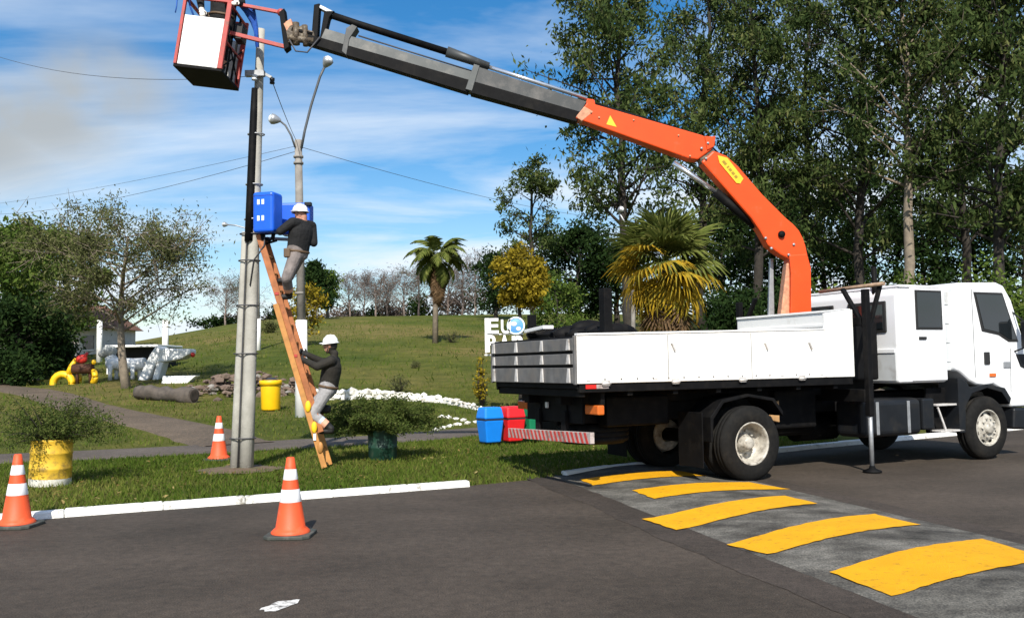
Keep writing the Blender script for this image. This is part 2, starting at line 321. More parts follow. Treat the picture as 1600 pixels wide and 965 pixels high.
class MB:
    def __init__(s, xf=None): s.v = []; s.f = []; s.sm = []; s.xf = xf or Matrix.Identity(4)
    def add(s, vs, fs, smooth=False):
        b = len(s.v); s.v += [s.xf @ Vector(p) for p in vs]; s.f += [tuple(b + i for i in f) for f in fs]; s.sm += [smooth] * len(fs); return s
    def box(s, a, b):
        (x0, y0, z0), (x1, y1, z1) = a, b
        return s.add([(x0, y0, z0), (x1, y0, z0), (x1, y1, z0), (x0, y1, z0), (x0, y0, z1), (x1, y0, z1), (x1, y1, z1), (x0, y1, z1)],
                     [(0, 3, 2, 1), (4, 5, 6, 7), (0, 1, 5, 4), (1, 2, 6, 5), (2, 3, 7, 6), (3, 0, 4, 7)])
    def bar(s, p0, p1, wx, wy, up=None):
        p0, p1 = Vector(p0), Vector(p1); d = (p1 - p0).normalized()
        if up is None: x, y, _ = frame_of(d)
        else: y = (Vector(up) - d * Vector(up).dot(d)).normalized(); x = d.cross(y)
        vs = [p + x * (sx * wx / 2) + y * (sy * wy / 2) for p in (p0, p1) for sx, sy in ((-1, -1), (1, -1), (1, 1), (-1, 1))]
        return s.add(vs, [(0, 3, 2, 1), (4, 5, 6, 7), (0, 1, 5, 4), (1, 2, 6, 5), (2, 3, 7, 6), (3, 0, 4, 7)])
    def tube(s, pts, rs, n=8, caps=True, smooth=True):
        pts = [Vector(p) for p in pts]
        if isinstance(rs, (int, float)): rs = [rs] * len(pts)
        vs, fs = [], []; px = None
        for i, p in enumerate(pts):
            d = (pts[min(i + 1, len(pts) - 1)] - pts[max(i - 1, 0)]).normalized()
            if px is None: px, _, _ = frame_of(d)
            px = (px - d * px.dot(d)).normalized(); py = d.cross(px)
            for k in range(n):
                a = 2 * math.pi * k / n; vs.append(p + (px * math.cos(a) + py * math.sin(a)) * rs[i])
        for i in range(len(pts) - 1):
            for k in range(n):
                k2 = (k + 1) % n; fs.append((i * n + k, i * n + k2, (i + 1) * n + k2, (i + 1) * n + k))
        s.add(vs, fs, smooth)
        if caps:
            b = len(s.v) - len(vs); s.f += [tuple(b + k for k in reversed(range(n))), tuple(b + (len(pts) - 1) * n + k for k in range(n))]; s.sm += [False, False]
        return s
    def lathe(s, c, axis, prof, n=20, smooth=True, xdir=None):
        # prof: (radius, height along axis)
        c = Vector(c); x, y, d = frame_of(axis); vs, fs = [], []
        for r, hgt in prof:
            for k in range(n):
                a = 2 * math.pi * k / n; vs.append(c + d * hgt + (x * math.cos(a) + y * math.sin(a)) * max(r, 1e-4))
        for i in range(len(prof) - 1):
            for k in range(n):
                k2 = (k + 1) % n; fs.append((i * n + k, i * n + k2, (i + 1) * n + k2, (i + 1) * n + k))
        return s.add(vs, fs, smooth)
    def prism(s, poly, off):
        poly = [Vector(p) for p in poly]; n = len(poly); off = Vector(off)
        vs = poly + [p + off for p in poly]
        return s.add(vs, [tuple(reversed(range(n))), tuple(range(n, 2 * n))] + [(i, (i + 1) % n, n + (i + 1) % n, n + i) for i in range(n)])
    def ell(s, c, r, n=12, m=8, rot=None):
        c = Vector(c); vs, fs = [], []; rot = rot or Matrix.Identity(3)
        for i in range(m + 1):
            th = math.pi * i / m
            for k in range(n):
                a = 2 * math.pi * k / n
                vs.append(c + rot @ Vector((r[0] * math.sin(th) * math.cos(a), r[1] * math.sin(th) * math.sin(a), r[2] * math.cos(th))))
        for i in range(m):
            for k in range(n):
                k2 = (k + 1) % n; fs.append((i * n + k, (i + 1) * n + k, (i + 1) * n + k2, i * n + k2))
        return s.add(vs, fs, True)
    def build(s, name, material, parent=None, origin=None, bevel=0, seg=2):
        me = bpy.data.meshes.new(name)
        if parent is None:
            o = bpy.data.objects.new(name, me); og = Vector(origin) if origin is not None else Vector((0, 0, 0))
            o.location = og; inv = Matrix.Translation(-og); WM[o] = Matrix.Translation(og)
        else:
            o = bpy.data.objects.new(name, me); inv = root_m(parent).inverted()
        me.from_pydata([tuple(inv @ v) for v in s.v], [], s.f)
        me.polygons.foreach_set('use_smooth', s.sm); me.materials.append(M[material])
        bm = bmesh.new(); bm.from_mesh(me); bmesh.ops.remove_doubles(bm, verts=bm.verts, dist=1e-5); bmesh.ops.recalc_face_normals(bm, faces=bm.faces); bm.to_mesh(me); bm.free()
        if bevel:
            md = o.modifiers.new('bevel', 'BEVEL'); md.width = bevel; md.segments = seg; md.limit_method = 'ANGLE'; md.angle_limit = math.radians(40)
        return link(o, parent)
def npmesh(name, V, Fq, material, parent=None, tint=None, smooth=False, origin=None):
    """V (n,3), Fq (m,k) arrays in world coords"""
    if parent is not None: og = root_m(parent).translation
    else: og = Vector(origin) if origin is not None else Vector((0, 0, 0))
    V = np.asarray(V, dtype=np.float64) - np.array(og); k = Fq.shape[1]
    me = bpy.data.meshes.new(name); me.vertices.add(len(V)); me.vertices.foreach_set('co', V.astype(np.float32).ravel())
    me.loops.add(Fq.size); me.loops.foreach_set('vertex_index', Fq.astype(np.int32).ravel())
    me.polygons.add(len(Fq)); me.polygons.foreach_set('loop_start', (np.arange(len(Fq)) * k).astype(np.int32))
    me.polygons.foreach_set('use_smooth', np.full(len(Fq), smooth)); me.update(calc_edges=True)
    if tint is not None:
        a = me.attributes.new('tint', 'FLOAT', 'FACE'); a.data.foreach_set('value', np.asarray(tint, dtype=np.float32))
    me.materials.append(M[material]); o = bpy.data.objects.new(name, me)
    if parent is None: o.location = og; WM[o] = Matrix.Translation(og)
    return link(o, parent)
#@@STRUCT
# ------------------------------------------------------------------ ground, road, kerb, bump, paths
def grid_sheet(name, ss, ds, zf, material):
    V = []; 
    for d in ds:
        for s_ in ss:
            p = K(s_) + NV * d; V.append((p.x, p.y, zf(s_, d, p.x, p.y)))
    n = len(ss); Fq = [(j * n + i, j * n + i + 1, (j + 1) * n + i + 1, (j + 1) * n + i) for j in range(len(ds) - 1) for i in range(n - 1)]
    return npmesh(name, np.array(V), np.array(Fq), material, smooth=True)
ss = sorted(set([-420, -250, -160, -120] + list(range(-100, -40, 6)) + list(range(-40, -10, 2)) + [x * .5 for x in range(-20, 45)] + list(range(23, 50, 2)) + list(range(50, 120, 6)) + [140, 180, 260, 420, S_GAP0 - .01, S_GAP0 + .01, S_GAP1 - .01, S_GAP1 + .01]))
ds = [0.0, .1, .3, .6, 1, 1.5, 2, 3, 4, 5, 6, 7, 8, 9, 10, 11, 12, 13, 14, 16, 18, 20, 22, 25, 28, 32, 36, 40, 45, 50, 55, 60, 66, 72, 78, 84, 90, 94, 98, 104, 112, 125, 150, 200, 300, 600]
g = grid_sheet('ground', ss, ds, hh, 'lawn'); tag(g, 'green and olive lawn rising to a low hill', 'lawn', kind='structure')
road = grid_sheet('road', ss, [-120, -60, -30, -15, -8, -4, -2, -1, -.3, .25], lambda s_, d, x, y: 0.0 if d <= 0 else -.02, 'asphalt'); tag(road, 'dark asphalt road in the foreground', 'road', kind='structure')

kerb = bpy.data.objects.new('kerb', None); col.objects.link(kerb); WM[kerb] = Matrix.Identity(4)
tag(kerb, 'white painted concrete kerb along the grass verge', 'kerb', kind='structure')
rng = random.Random(4)
def kerb_run(s0, s1):
    s_ = s0
    while s_ < s1 - .2:
        L = rng.uniform(.92, 1.08); e = min(s_ + L, s1)
        a, b = K(s_ + .003), K(e - .003); dv = (b - a).normalized(); nv = Vector((-dv.y, dv.x))
        z1 = .072 + rng.uniform(-.005, .005); z2 = .072 + rng.uniform(-.005, .005); o1, o2 = rng.uniform(-.012, .012), rng.uniform(-.012, .012)
        m = MB()
        def q(p, o, w_, z): t_ = p + nv * (o + w_); return (t_.x, t_.y, z)
        m.add([q(a, o1, -.105, -.03), q(b, o2, -.105, -.03), q(b, o2, .03, -.03), q(a, o1, .03, -.03), q(a, o1, -.085, z1), q(b, o2, -.085, z2), q(b, o2, .03, z2 + .005), q(a, o1, .03, z1 + .005)],
              [(0, 3, 2, 1), (4, 5, 6, 7), (0, 1, 5, 4), (1, 2, 6, 5), (2, 3, 7, 6), (3, 0, 4, 7)])
        m.build('kerb_stone', 'concrete_old' if False else 'kerb_white', kerb, bevel=.016)
        s_ = e
kerb_run(-14, S_GAP0); kerb_run(S_GAP1, 26)

# speed bump: straight strip, arched section
BL0, BL1 = Vector((.55, 13.0)), Vector((3.35, 2.4)); BD = (BL1 - BL0).normalized(); BN = Vector((-BD.y, BD.x)); BWID, BH = 2.35, .052
def bump_z(x, y):
    v = (Vector((x, y)) - BL0).dot(BN) / BWID
    return BH * math.sin(math.pi * v) ** 1.2 if 0 < v < 1 else 0
nu, nv_ = 46, 22; LEN = 12.5
V = []; 
for j in range(nv_ + 1):
    for i in range(nu + 1):
        p = BL0 + BD * (-1.2 + LEN * i / nu) + BN * (BWID * j / nv_)
        V.append((p.x, p.y, .004 + bump_z(p.x, p.y) + .004 * mnoise.noise(Vector((p.x * 2, p.y * 2, 1)))))
Fq = [(j * (nu + 1) + i, j * (nu + 1) + i + 1, (j + 1) * (nu + 1) + i + 1, (j + 1) * (nu + 1) + i) for j in range(nv_) for i in range(nu)]
bump = npmesh('speed_bump', np.array(V), np.array(Fq), 'asphalt_bump', smooth=True); tag(bump, 'worn dark asphalt speed bump across the road with yellow bars', 'speed bump', kind='structure')
for (o0, o1) in ((-.42, .03), (BWID - .03, BWID + .34)):
    ap = MB(); V = []; na = 90
    for i in range(na + 1):
        q = -1.0 + 12.2 * i / na
        for o in (o0 + (.05 * mnoise.noise(Vector((q * 1.3, o0, 0))) + .025 * mnoise.noise(Vector((q * 6, o0, 3))) if abs(o0) < .5 and o0 < 0 else 0), o1 + (.05 * mnoise.noise(Vector((q * 1.3, o1, 0))) + .025 * mnoise.noise(Vector((q * 6, o1, 3))) if o1 > 1 else 0)):
            p = BL0 + BD * q + BN * o; V.append((p.x, p.y, .003))
    ap.add(V, [(2 * i, 2 * i + 2, 2 * i + 3, 2 * i + 1) for i in range(na)]); ap.build('bump_apron', 'asphalt_apron', bump)
STR = [((904, 751), (928, 760), (1062, 740), (1105, 747)), ((987, 770), (1022, 783), (1170, 755), (1234, 765)), ((1003, 812), (1057, 829), (1226, 779), (1279, 791)),
       ((1135, 852), (1202, 868), (1366, 806), (1439, 823)), ((1295, 897), (1395, 935), (1535, 845), (1650, 880))]
prs = [[G(*q) for q in st] for st in STR]
# bars hidden further out of the frame continue the rhythm
stepv = (prs[4][0] - prs[3][0]); prs.append([p + stepv * 1.55 for p in prs[4]])
for A, B, Cc, Dd in prs:
    V = []; n_, m_ = 26, 8; r_ = random.Random(int(A.y * 100))
    for i in range(n_ + 1):
        for j in range(m_ + 1):
            u_, v_ = i / n_, j / m_; p = A.lerp(Cc, u_).lerp(B.lerp(Dd, u_), v_)
            if j in (0, m_): p = p + Vector((0, r_.uniform(-.012, .012), 0))
            if i in (0, n_): p = p + Vector((r_.uniform(-.015, .015), 0, 0))
            V.append((p.x, p.y, .013 + bump_z(p.x, p.y)))
    Fq = [(i * (m_ + 1) + j, (i + 1) * (m_ + 1) + j, (i + 1) * (m_ + 1) + j + 1, i * (m_ + 1) + j + 1) for i in range(n_) for j in range(m_)]
    npmesh('yellow_bar', np.array(V), np.array(Fq), 'paint_yellow', bump, smooth=True)

def path_strip(name, pts, width, material, label, lift=.03):
    pts = [Vector((p[0], p[1])) for p in pts]; fine = []
    for i in range(len(pts) - 1):
        p0, p1, p2, p3 = pts[max(0, i - 1)], pts[i], pts[i + 1], pts[min(len(pts) - 1, i + 2)]
        for k in range(14):
            t = k / 14; fine.append(.5 * ((2 * p1) + (p2 - p0) * t + (2 * p0 - 5 * p1 + 4 * p2 - p3) * t * t + (3 * p1 - p0 - 3 * p2 + p3) * t ** 3))
    fine.append(pts[-1]); V = []; nw = 6
    for i, p in enumerate(fine):
        d = (fine[min(i + 1, len(fine) - 1)] - fine[max(i - 1, 0)]).normalized(); nn = Vector((-d.y, d.x))
        wd = width * (1 + .10 * mnoise.noise(Vector((i * .35, 0, 0))))
        for j in range(nw + 1):
            q = p + nn * wd * (j / nw - .5); V.append((q.x, q.y, h(q.x, q.y) + (lift if 0 < j < nw else -.05)))
    Fq = [(i * (nw + 1) + j, i * (nw + 1) + j + 1, (i + 1) * (nw + 1) + j + 1, (i + 1) * (nw + 1) + j) for i in range(len(fine) - 1) for j in range(nw)]
    return tag(npmesh(name, np.array(V), np.array(Fq), material, smooth=True), label, 'path', kind='structure')
pp = [K(s_) + NV * d for s_, d in ((-22, 8.2), (-12, 7.6), (-5, 7.4), (0, 7.3), (4, 7.2), (8, 7.3), (13, 8.0), (22, 9.4), (34, 10))]
path_strip('path', pp, 2.5, 'asphalt_path', 'grey asphalt footpath running behind the verge')
p2 = [T(x, y) for x, y in ((375, 696), (312, 677), (226, 657), (140, 638), (70, 616), (10, 607))]; p2.append(p2[-1] + (p2[-1] - p2[-2]))
path_strip('path', p2, 2.0, 'dirt_path', 'brown earth path winding off to the playground', .045)
PATHS = [(pp, 1.25), ([Vector((p.x, p.y)) for p in p2], 1.0)]
def on_path(x, y, grow=0):
    P = Vector((x, y))
    for pts, hw in PATHS:
        for a, b in zip(pts, pts[1:]):
            ab = b - a; t = max(0, min(1, (P - a).dot(ab) / ab.length_squared))
            if (a + ab * t - P).length < hw + grow: return True
    return False
# splash of white road paint near the camera
wp = MB(); c = G(438, 946); pts = []
for k in range(18):
    a = 2 * math.pi * k / 18; rr = 1 + .22 * rng.uniform(-1, 1); pts.append((c.x + .09 * rr * math.cos(a) + .05 * math.sin(a), c.y + .15 * rr * math.sin(a), .005))
wp.add(pts, [tuple(range(18))]); tag(wp.build('paint_splash', 'paint_white', origin=(c.x, c.y, .005)), 'small splash of white paint on the asphalt near the camera', 'paint mark')

# grass blades on the verge and thinner further back
def blades():
    PB2 = G(377, 729, .11).to_2d(); r = np.random.default_rng(2); xs, ys, zs, sz = [], [], [], []
    def fill(n, s0, s1, d0, d1, size, skip):
        cnt = 0
        S = r.uniform(s0, s1, n); Dd = r.uniform(d0, d1, n)
        for s_, d in zip(S, Dd):
            p = K(s_) + NV * d
            if skip and on_path(p.x, p.y, -.1): continue
            if (p - PB2).length < .5 + r.uniform(-.15, .25): continue
            xs.append(p.x); ys.append(p.y); zs.append(hh(s_, d, p.x, p.y)); sz.append(size * r.uniform(.6, 1.35))
    fill(62000, -5, 14, .02, 6.2, .055, True)
    fill(1500, -5, 13, -.02, .16, .075, False)
    fill(22000, -14, 16, 6, 20, .08, True)
    fill(16000, -40, 40, 20, 62, .15, True)
    n = len(xs); P = np.stack([xs, ys, zs], 1); L = np.array(sz)[:, None]
    a = r.uniform(0, 2 * np.pi, n); lean = r.normal(0, .45, (n, 2))
    side = np.stack([np.cos(a), np.sin(a), np.zeros(n)], 1) * L * .16
    up = np.stack([lean[:, 0], lean[:, 1], np.ones(n)], 1) * L
    V = np.concatenate([P - side, P + side, P + up], 0); idx = np.arange(n); Fq = np.stack([idx, idx + n, idx + 2 * n], 1)
    tint = np.clip(r.normal(.42, .2, n) + .25 * np.sin(P[:, 0] * .9 + 1) * np.sin(P[:, 1] * .7), 0, 1)
    o = npmesh('grass', V, Fq, 'blade', tint=tint); tag(o, 'short uneven grass on the verge beside the kerb', 'grass', kind='stuff')
blades()
#@@TRUCK
# ------------------------------------------------------------------ crane truck (truck frame: t along, w across from near side, z up)
TA = math.radians(26.04); TO = Vector((3.21, 12.13, 0))
truck = empty('crane_truck', TO, 'white flatbed truck with an orange folding crane raising a work bucket', 'truck', rz=TA)
TM = WM[truck]
def TW(t, w_, z): return TM @ Vector((t, w_, z))
def tb(name, material, fn, parent=truck, bevel=.008, seg=2):
    m = MB(TM); fn(m); return m.build(name, material, parent, bevel=bevel, seg=seg)
WID = 2.45
# bed
tb('bed_floor', 'black_steel', lambda m: m.box((-2.68, .05, 1.30), (1.90, WID - .05, 1.37)))
side = tb('drop_side', 'white_paint', lambda m: m.prism([(-2.70, 0, 1.365), (1.36, 0, 1.365), (1.36, 0, 2.035), (-2.70, 0, 1.955)], (0, .045, 0)))
tb('corner_board', 'white_paint', lambda m: m.prism([(1.372, 0, 1.365), (1.92, 0, 1.365), (1.92, 0, 2.335), (1.372, 0, 2.275)], (0, .045, 0)))
tb('drop_side', 'white_paint', lambda m: m.prism([(-2.70, WID - .045, 1.365), (1.36, WID - .045, 1.365), (1.36, WID - .045, 2.035), (-2.70, WID - .045, 1.955)], (0, .045, 0)))
hb = tb('headboard', 'white_paint', lambda m: m.box((1.86, .05, 1.37), (1.915, WID - .0, 2.31)))
tb('top_rail', 'white_paint', lambda m: m.box((1.84, .05, 2.312), (1.935, WID, 2.35)), hb)
for z in (1.62, 1.86, 2.1): tb('rib', 'white_paint', lambda m: m.box((1.838, .08, z), (1.858, WID - .06, z + .05)), hb)
for t in (-2.55, -1.55, -.5, .55, 1.28):
    tb('side_rib', 'white_paint', lambda m: m.box((t - .03, -.008, 1.40), (t + .03, -.002, 1.93)), side, bevel=.003)
for t in (-2.3, -1.25, -.15, .9):
    tb('hinge', 'alu_strap', lambda m: (m.box((t - .05, -.022, 1.335), (t + .05, -.003, 1.40)), m.tube([(t - .06, -.022, 1.36), (t + .06, -.022, 1.36)], .014, 8)), side, bevel=0)
for t in (-1.30, .25, 1.05):
    tb('latch', 'alu_strap', lambda m: m.bar((t, -.016, 1.86), (t + .05, -.016, 1.76), .03, .02), side, bevel=.003)
tb('top_lip', 'white_paint', lambda m: m.prism([(-2.70, -.012, 1.957), (1.36, -.012, 2.037), (1.36, -.012, 2.062), (-2.70, -.012, 1.982)], (0, .07, 0)), side, bevel=.005)
for k in range(17): t = -2.55 + .24 * k; tb('rivet', 'dirty_alu', lambda m: m.lathe((t, -.001, 1.415 + .0 * k), (0, -1, 0), [(.011, 0), (.010, .006), (.001, .008)], 8), side, bevel=0)
for t in (-1.35, .02): tb('panel_joint', 'dirty_alu', lambda m: m.box((t - .004, -.0035, 1.38), (t + .004, -.001, 1.97 + .0196 * (t + 2.7) - .03)), side, bevel=0)
# tailgate: three boards with dark gaps, uprights, end posts
tg = tb('tailgate', 'dirty_alu', lambda m: (m.box((-2.735, .0, 1.355), (-2.70, .05, 1.955)), m.box((-2.735, WID - .05, 1.355), (-2.70, WID, 1.935))))
for z0, z1 in ((1.37, 1.565), (1.60, 1.735), (1.77, 1.925)):
    tb('board', 'dirty_alu', lambda m: m.box((-2.735, .055, z0), (-2.708, WID - .055, z1)), tg, bevel=.006)
    for w_ in (.10, .80, 1.55, 2.28):
        tb('cleat', 'alu_strap', lambda m: m.prism([(-2.737, w_, z0 + .008), (-2.737, w_ + .09, z0 + .008), (-2.737, w_ + .055, z1 - .01), (-2.737, w_ + .015, z1 - .01)], (-.018, 0, 0)), tg, bevel=.003)
tb('back_plate', 'black_steel', lambda m: m.box((-2.704, .06, 1.375), (-2.692, WID - .06, 1.95)), tg)
# load rack and dark cargo in the bed
rack = tb('load_rack', 'black_steel', lambda m: (m.box((-2.22, .12, 1.38), (-2.10, .25, 2.56)), m.box((-2.21, 2.18, 1.38), (-2.11, 2.29, 2.34)), m.box((-2.20, .25, 1.94), (-2.12, 2.18, 2.04))))
rr = random.Random(9)
for i in range(16):
    w_ = .3 + i * .12; tb('cargo_bundle', 'black_steel', lambda m: m.ell((-1.95 + rr.uniform(-.12, .2), w_, 2.0 + rr.uniform(-.02, .09)), (.30, .10, .10 + rr.uniform(0, .05)), 9, 6), bevel=0)
tb('cargo_board', 'white_paint', lambda m: m.bar((-2.36, 1.35, 2.12), (-2.30, 2.05, 2.09), .16, .05, (0, 0, 1)))
# chassis
tb('chassis_rail', 'black_steel', lambda m: m.box((-2.4, .82, .82), (5.5, .90, 1.08)))
tb('chassis_rail', 'black_steel', lambda m: m.box((-2.4, 1.55, .82), (5.5, 1.63, 1.08)))
tb('subframe', 'black_steel', lambda m: (m.box((-2.55, .7, 1.085), (2.9, .84, 1.295)), m.box((-2.55, 1.61, 1.085), (2.9, 1.75, 1.295))))
for t in (-2.6, -1.9, -1.2, -.5, .2, .9, 1.6): tb('cross_member', 'black_steel', lambda m: m.box((t - .04, .06, 1.20), (t + .04, WID - .06, 1.297)))
tb('side_sill', 'black_steel', lambda m: m.box((-2.66, .02, 1.255), (1.9, .08, 1.355)))
tb('side_sill', 'black_steel', lambda m: m.box((-2.66, WID - .08, 1.255), (1.9, WID - .02, 1.355)))
tb('side_reflector', 'lamp_red', lambda m: m.box((-2.58, .006, 1.300), (-2.43, .018, 1.352)), bevel=.002)
tb('side_reflector', 'stripe_white', lambda m: m.box((-2.425, .006, 1.300), (-2.25, .018, 1.352)), bevel=.002)
tb('rear_axle', 'black_steel', lambda m: (m.tube([(0, .3, .52), (0, 2.15, .52)], .10, 10), m.ell((0, 1.22, .55), (.28, .26, .28))), bevel=0)
tb('front_axle', 'black_steel', lambda m: m.tube([(4.85, .3, .5), (4.85, 2.15, .5)], .07, 8), bevel=0)
tb('mudguard', 'black_steel', lambda m: m.prism([(-.62, .06, .55), (-.60, .06, .85), (-.42, .06, 1.06), (0, .06, 1.13), (.42, .06, 1.06), (.60, .06, .85), (.60, .06, .92), (.45, .06, 1.10), (0, .06, 1.17), (-.45, .06, 1.10), (-.65, .06, .88), (-.65, .06, .55)], (0, .52, 0)))
tb('mudguard', 'black_steel', lambda m: m.prism([(-.62, 1.86, .55), (-.60, 1.86, .85), (-.42, 1.86, 1.06), (0, 1.86, 1.13), (.42, 1.86, 1.06), (.60, 1.86, .85), (.60, 1.86, .92), (.45, 1.86, 1.10), (0, 1.86, 1.17), (-.45, 1.86, 1.10), (-.65, 1.86, .88), (-.65, 1.86, .55)], (0, .52, 0)))
tb('mud_flap', 'black_steel', lambda m: m.box((-.80, .05, .22), (-.785, .58, .95)))
tb('mud_flap', 'black_steel', lambda m: m.box((-.80, 1.87, .22), (-.785, 2.4, .95)))
tb('wood_block', 'wood_crate', lambda m: m.prism([(.62, .35, .78), (.80, .35, .74), (.80, .35, 1.05), (.74, .35, 1.02)], (0, .25, 0)))
tb('tool_box', 'black_steel', lambda m: m.box((-1.95, .55, .78), (-.95, .80, 1.18)), bevel=.03)
tb('tool_box', 'black_steel', lambda m: m.box((.95, .60, .62), (1.75, .80, 1.18)), bevel=.03)
tb('air_tank', 'black_steel', lambda m: m.tube([(.9, .95, .62), (1.9, .95, .62)], .14, 12), bevel=0)
tb('gearbox', 'black_steel', lambda m: (m.box((2.9, .98, .50), (4.2, 1.48, 1.0))), bevel=.08)
tb('drive_shaft', 'black_steel', lambda m: m.tube([(.2, 1.22, .62), (2.95, 1.22, .72)], .07, 10), bevel=0)
tb('far_tool_box', 'black_steel', lambda m: m.box((.70, 1.78, .45), (1.85, 2.36, 1.2)), bevel=.03)
tb('far_tool_box', 'black_steel', lambda m: m.box((-2.0, 1.80, .62), (-.9, 2.36, 1.2)), bevel=.03)
tb('far_tank', 'black_steel', lambda m: m.box((2.15, 1.80, .45), (3.9, 2.36, 1.15)), bevel=.06)
tb('engine_sump', 'black_steel', lambda m: m.box((4.3, .85, .50), (5.4, 1.6, 1.0)), bevel=.06)
tb('exhaust_box', 'black_steel', lambda m: m.tube([(1.9, 1.25, .55), (2.7, 1.25, .55)], .2, 12), bevel=0)
# rear underride guard with slanted red and white bars
bp_ = tb('rear_bumper', 'stripe_white', lambda m: m.prism([(-2.50, .06, .625), (-2.50, WID - .06, .555), (-2.50, WID - .06, .69), (-2.50, .06, .765)], (.06, 0, 0)), bevel=.006)
for w0 in (.80, 1.53): tb('bumper_bracket', 'black_steel', lambda m: m.box((-2.435, w0, .62), (-2.38, w0 + .12, 1.0)))
k = 0; w_ = .10
while w_ < WID - .22:
    tb('red_stripe', 'stripe_red', lambda m: m.prism([(-2.5012, w_, .629 - .03 * w_), (-2.5012, w_ + .055, .628 - .03 * w_), (-2.5012, w_ + .12, .760 - .032 * w_), (-2.5012, w_ + .065, .761 - .032 * w_)], (-.003, 0, 0)), bp_, bevel=0)
    w_ += .112
tb('tail_light', 'lamp_amber', lambda m: m.box((-2.36, .10, .97), (-2.26, .42, 1.09)), bevel=.015)
tb('tail_light', 'lamp_amber', lambda m: m.box((-2.36, 2.03, .97), (-2.26, 2.35, 1.09)), bevel=.015)
for w0 in (.12, 2.05): tb('light_bracket', 'black_steel', lambda m: m.box((-2.30, w0, 1.092), (-2.24, w0 + .28, 1.258)))
tb('marker_lamp', 'lamp_clear', lambda m: m.box((-2.42, 1.32, 1.02), (-2.39, 1.38, 1.10)), bevel=.006)
tb('rear_cross_panel', 'black_steel', lambda m: m.box((-2.38, .45, .84), (-2.34, 2.0, 1.28)))
# wheels
def tyre_prof(R, wd):
    return [(R * .57, -wd / 2 + .01), (R * .62, -wd / 2), (R * .86, -wd / 2 - .005), (R * .965, -wd / 2 + .03), (R, -wd / 2 + .055), (R, -.045), (R - .014, -.04), (R - .014, -.03), (R, -.025), (R, .025), (R - .014, .03), (R - .014, .04), (R, .045), (R, wd / 2 - .055), (R * .965, wd / 2 - .03), (R * .86, wd / 2 + .005), (R * .62, wd / 2), (R * .57, wd / 2 - .01), (R * .57, -wd / 2 + .01)]
def wheel(t, w_, R, side_, kind, name='wheel'):
    # side_: -1 faces near side (towards -w)
    e = tb(name, 'rubber', lambda m: m.lathe((t, w_, R), (0, 1, 0), tyre_prof(R, .25), 40), bevel=0)
    m = MB(TM); s_ = side_
    if kind == 'rear': prof = [(R * .575, s_ * .118), (R * .545, s_ * .125), (R * .52, s_ * .10), (R * .50, s_ * -.02), (R * .46, s_ * -.085), (R * .30, s_ * -.095), (R * .22, s_ * -.09)]
    else: prof = [(R * .575, s_ * .118), (R * .545, s_ * .125), (R * .52, s_ * .095), (R * .50, s_ * .06), (R * .46, s_ * .05), (R * .38, s_ * .10), (R * .26, s_ * .118), (R * .2, s_ * .115)]
    m.lathe((t, w_, R), (0, 1, 0), prof, 36); m.build('rim', 'rim_steel', e)
    m = MB(TM)
    if kind == 'rear': m.lathe((t, w_, R), (0, 1, 0), [(R * .25, s_ * -.09), (R * .235, s_ * -.02), (R * .18, s_ * .0), (R * .165, s_ * .055), (R * .12, s_ * .07), (.001, s_ * .072)], 20)
    else: m.lathe((t, w_, R), (0, 1, 0), [(R * .2, s_ * .10), (R * .19, s_ * .15), (R * .13, s_ * .17), (.001, s_ * .172)], 20)
    m.build('hub', 'rim_steel', e)
    for k in range(10):
        a = 2 * math.pi * k / 10; rb = R * (.335 if kind == 'rear' else .30); b0 = -.10 if kind == 'rear' else .09
        m = MB(TM); c = Vector((t + rb * math.cos(a), w_, R + rb * math.sin(a))); m.tube([c + Vector((0, s_ * b0, 0)), c + Vector((0, s_ * (b0 + .055), 0))], .017, 6); m.build('wheel_nut', 'rim_steel', e)
    if kind == 'front':
        for k in range(8):
            a = 2 * math.pi * (k + .5) / 8; rb = R * .43; m = MB(TM); c = Vector((t + rb * math.cos(a), w_ + s_ * .068, R + rb * math.sin(a))); m.lathe(c, (0, s_, 0), [(.034, .0), (.03, .014), (.001, .014)], 12); m.build('rim_hole', 'black_steel', e)
wheel(0, .13, .505, -1, 'rear'); wheel(0, .43, .505, -1, 'rear'); wheel(0, WID - .13, .505, 1, 'rear'); wheel(0, WID - .43, .505, 1, 'rear')
wheel(4.85, .19, .50, -1, 'front'); wheel(4.85, WID - .19, .50, 1, 'front')
sp = MB(TM); sp.lathe((-1.75, 1.25, .66), (0, 0, 1), tyre_prof(.50, .25), 32); spo = sp.build('spare_wheel', 'rubber', truck)
m = MB(TM); m.lathe((-1.75, 1.25, .66), (0, 0, 1), [(.28, -.1), (.24, -.03), (.001, -.02)], 24); m.build('rim', 'rim_steel', spo)
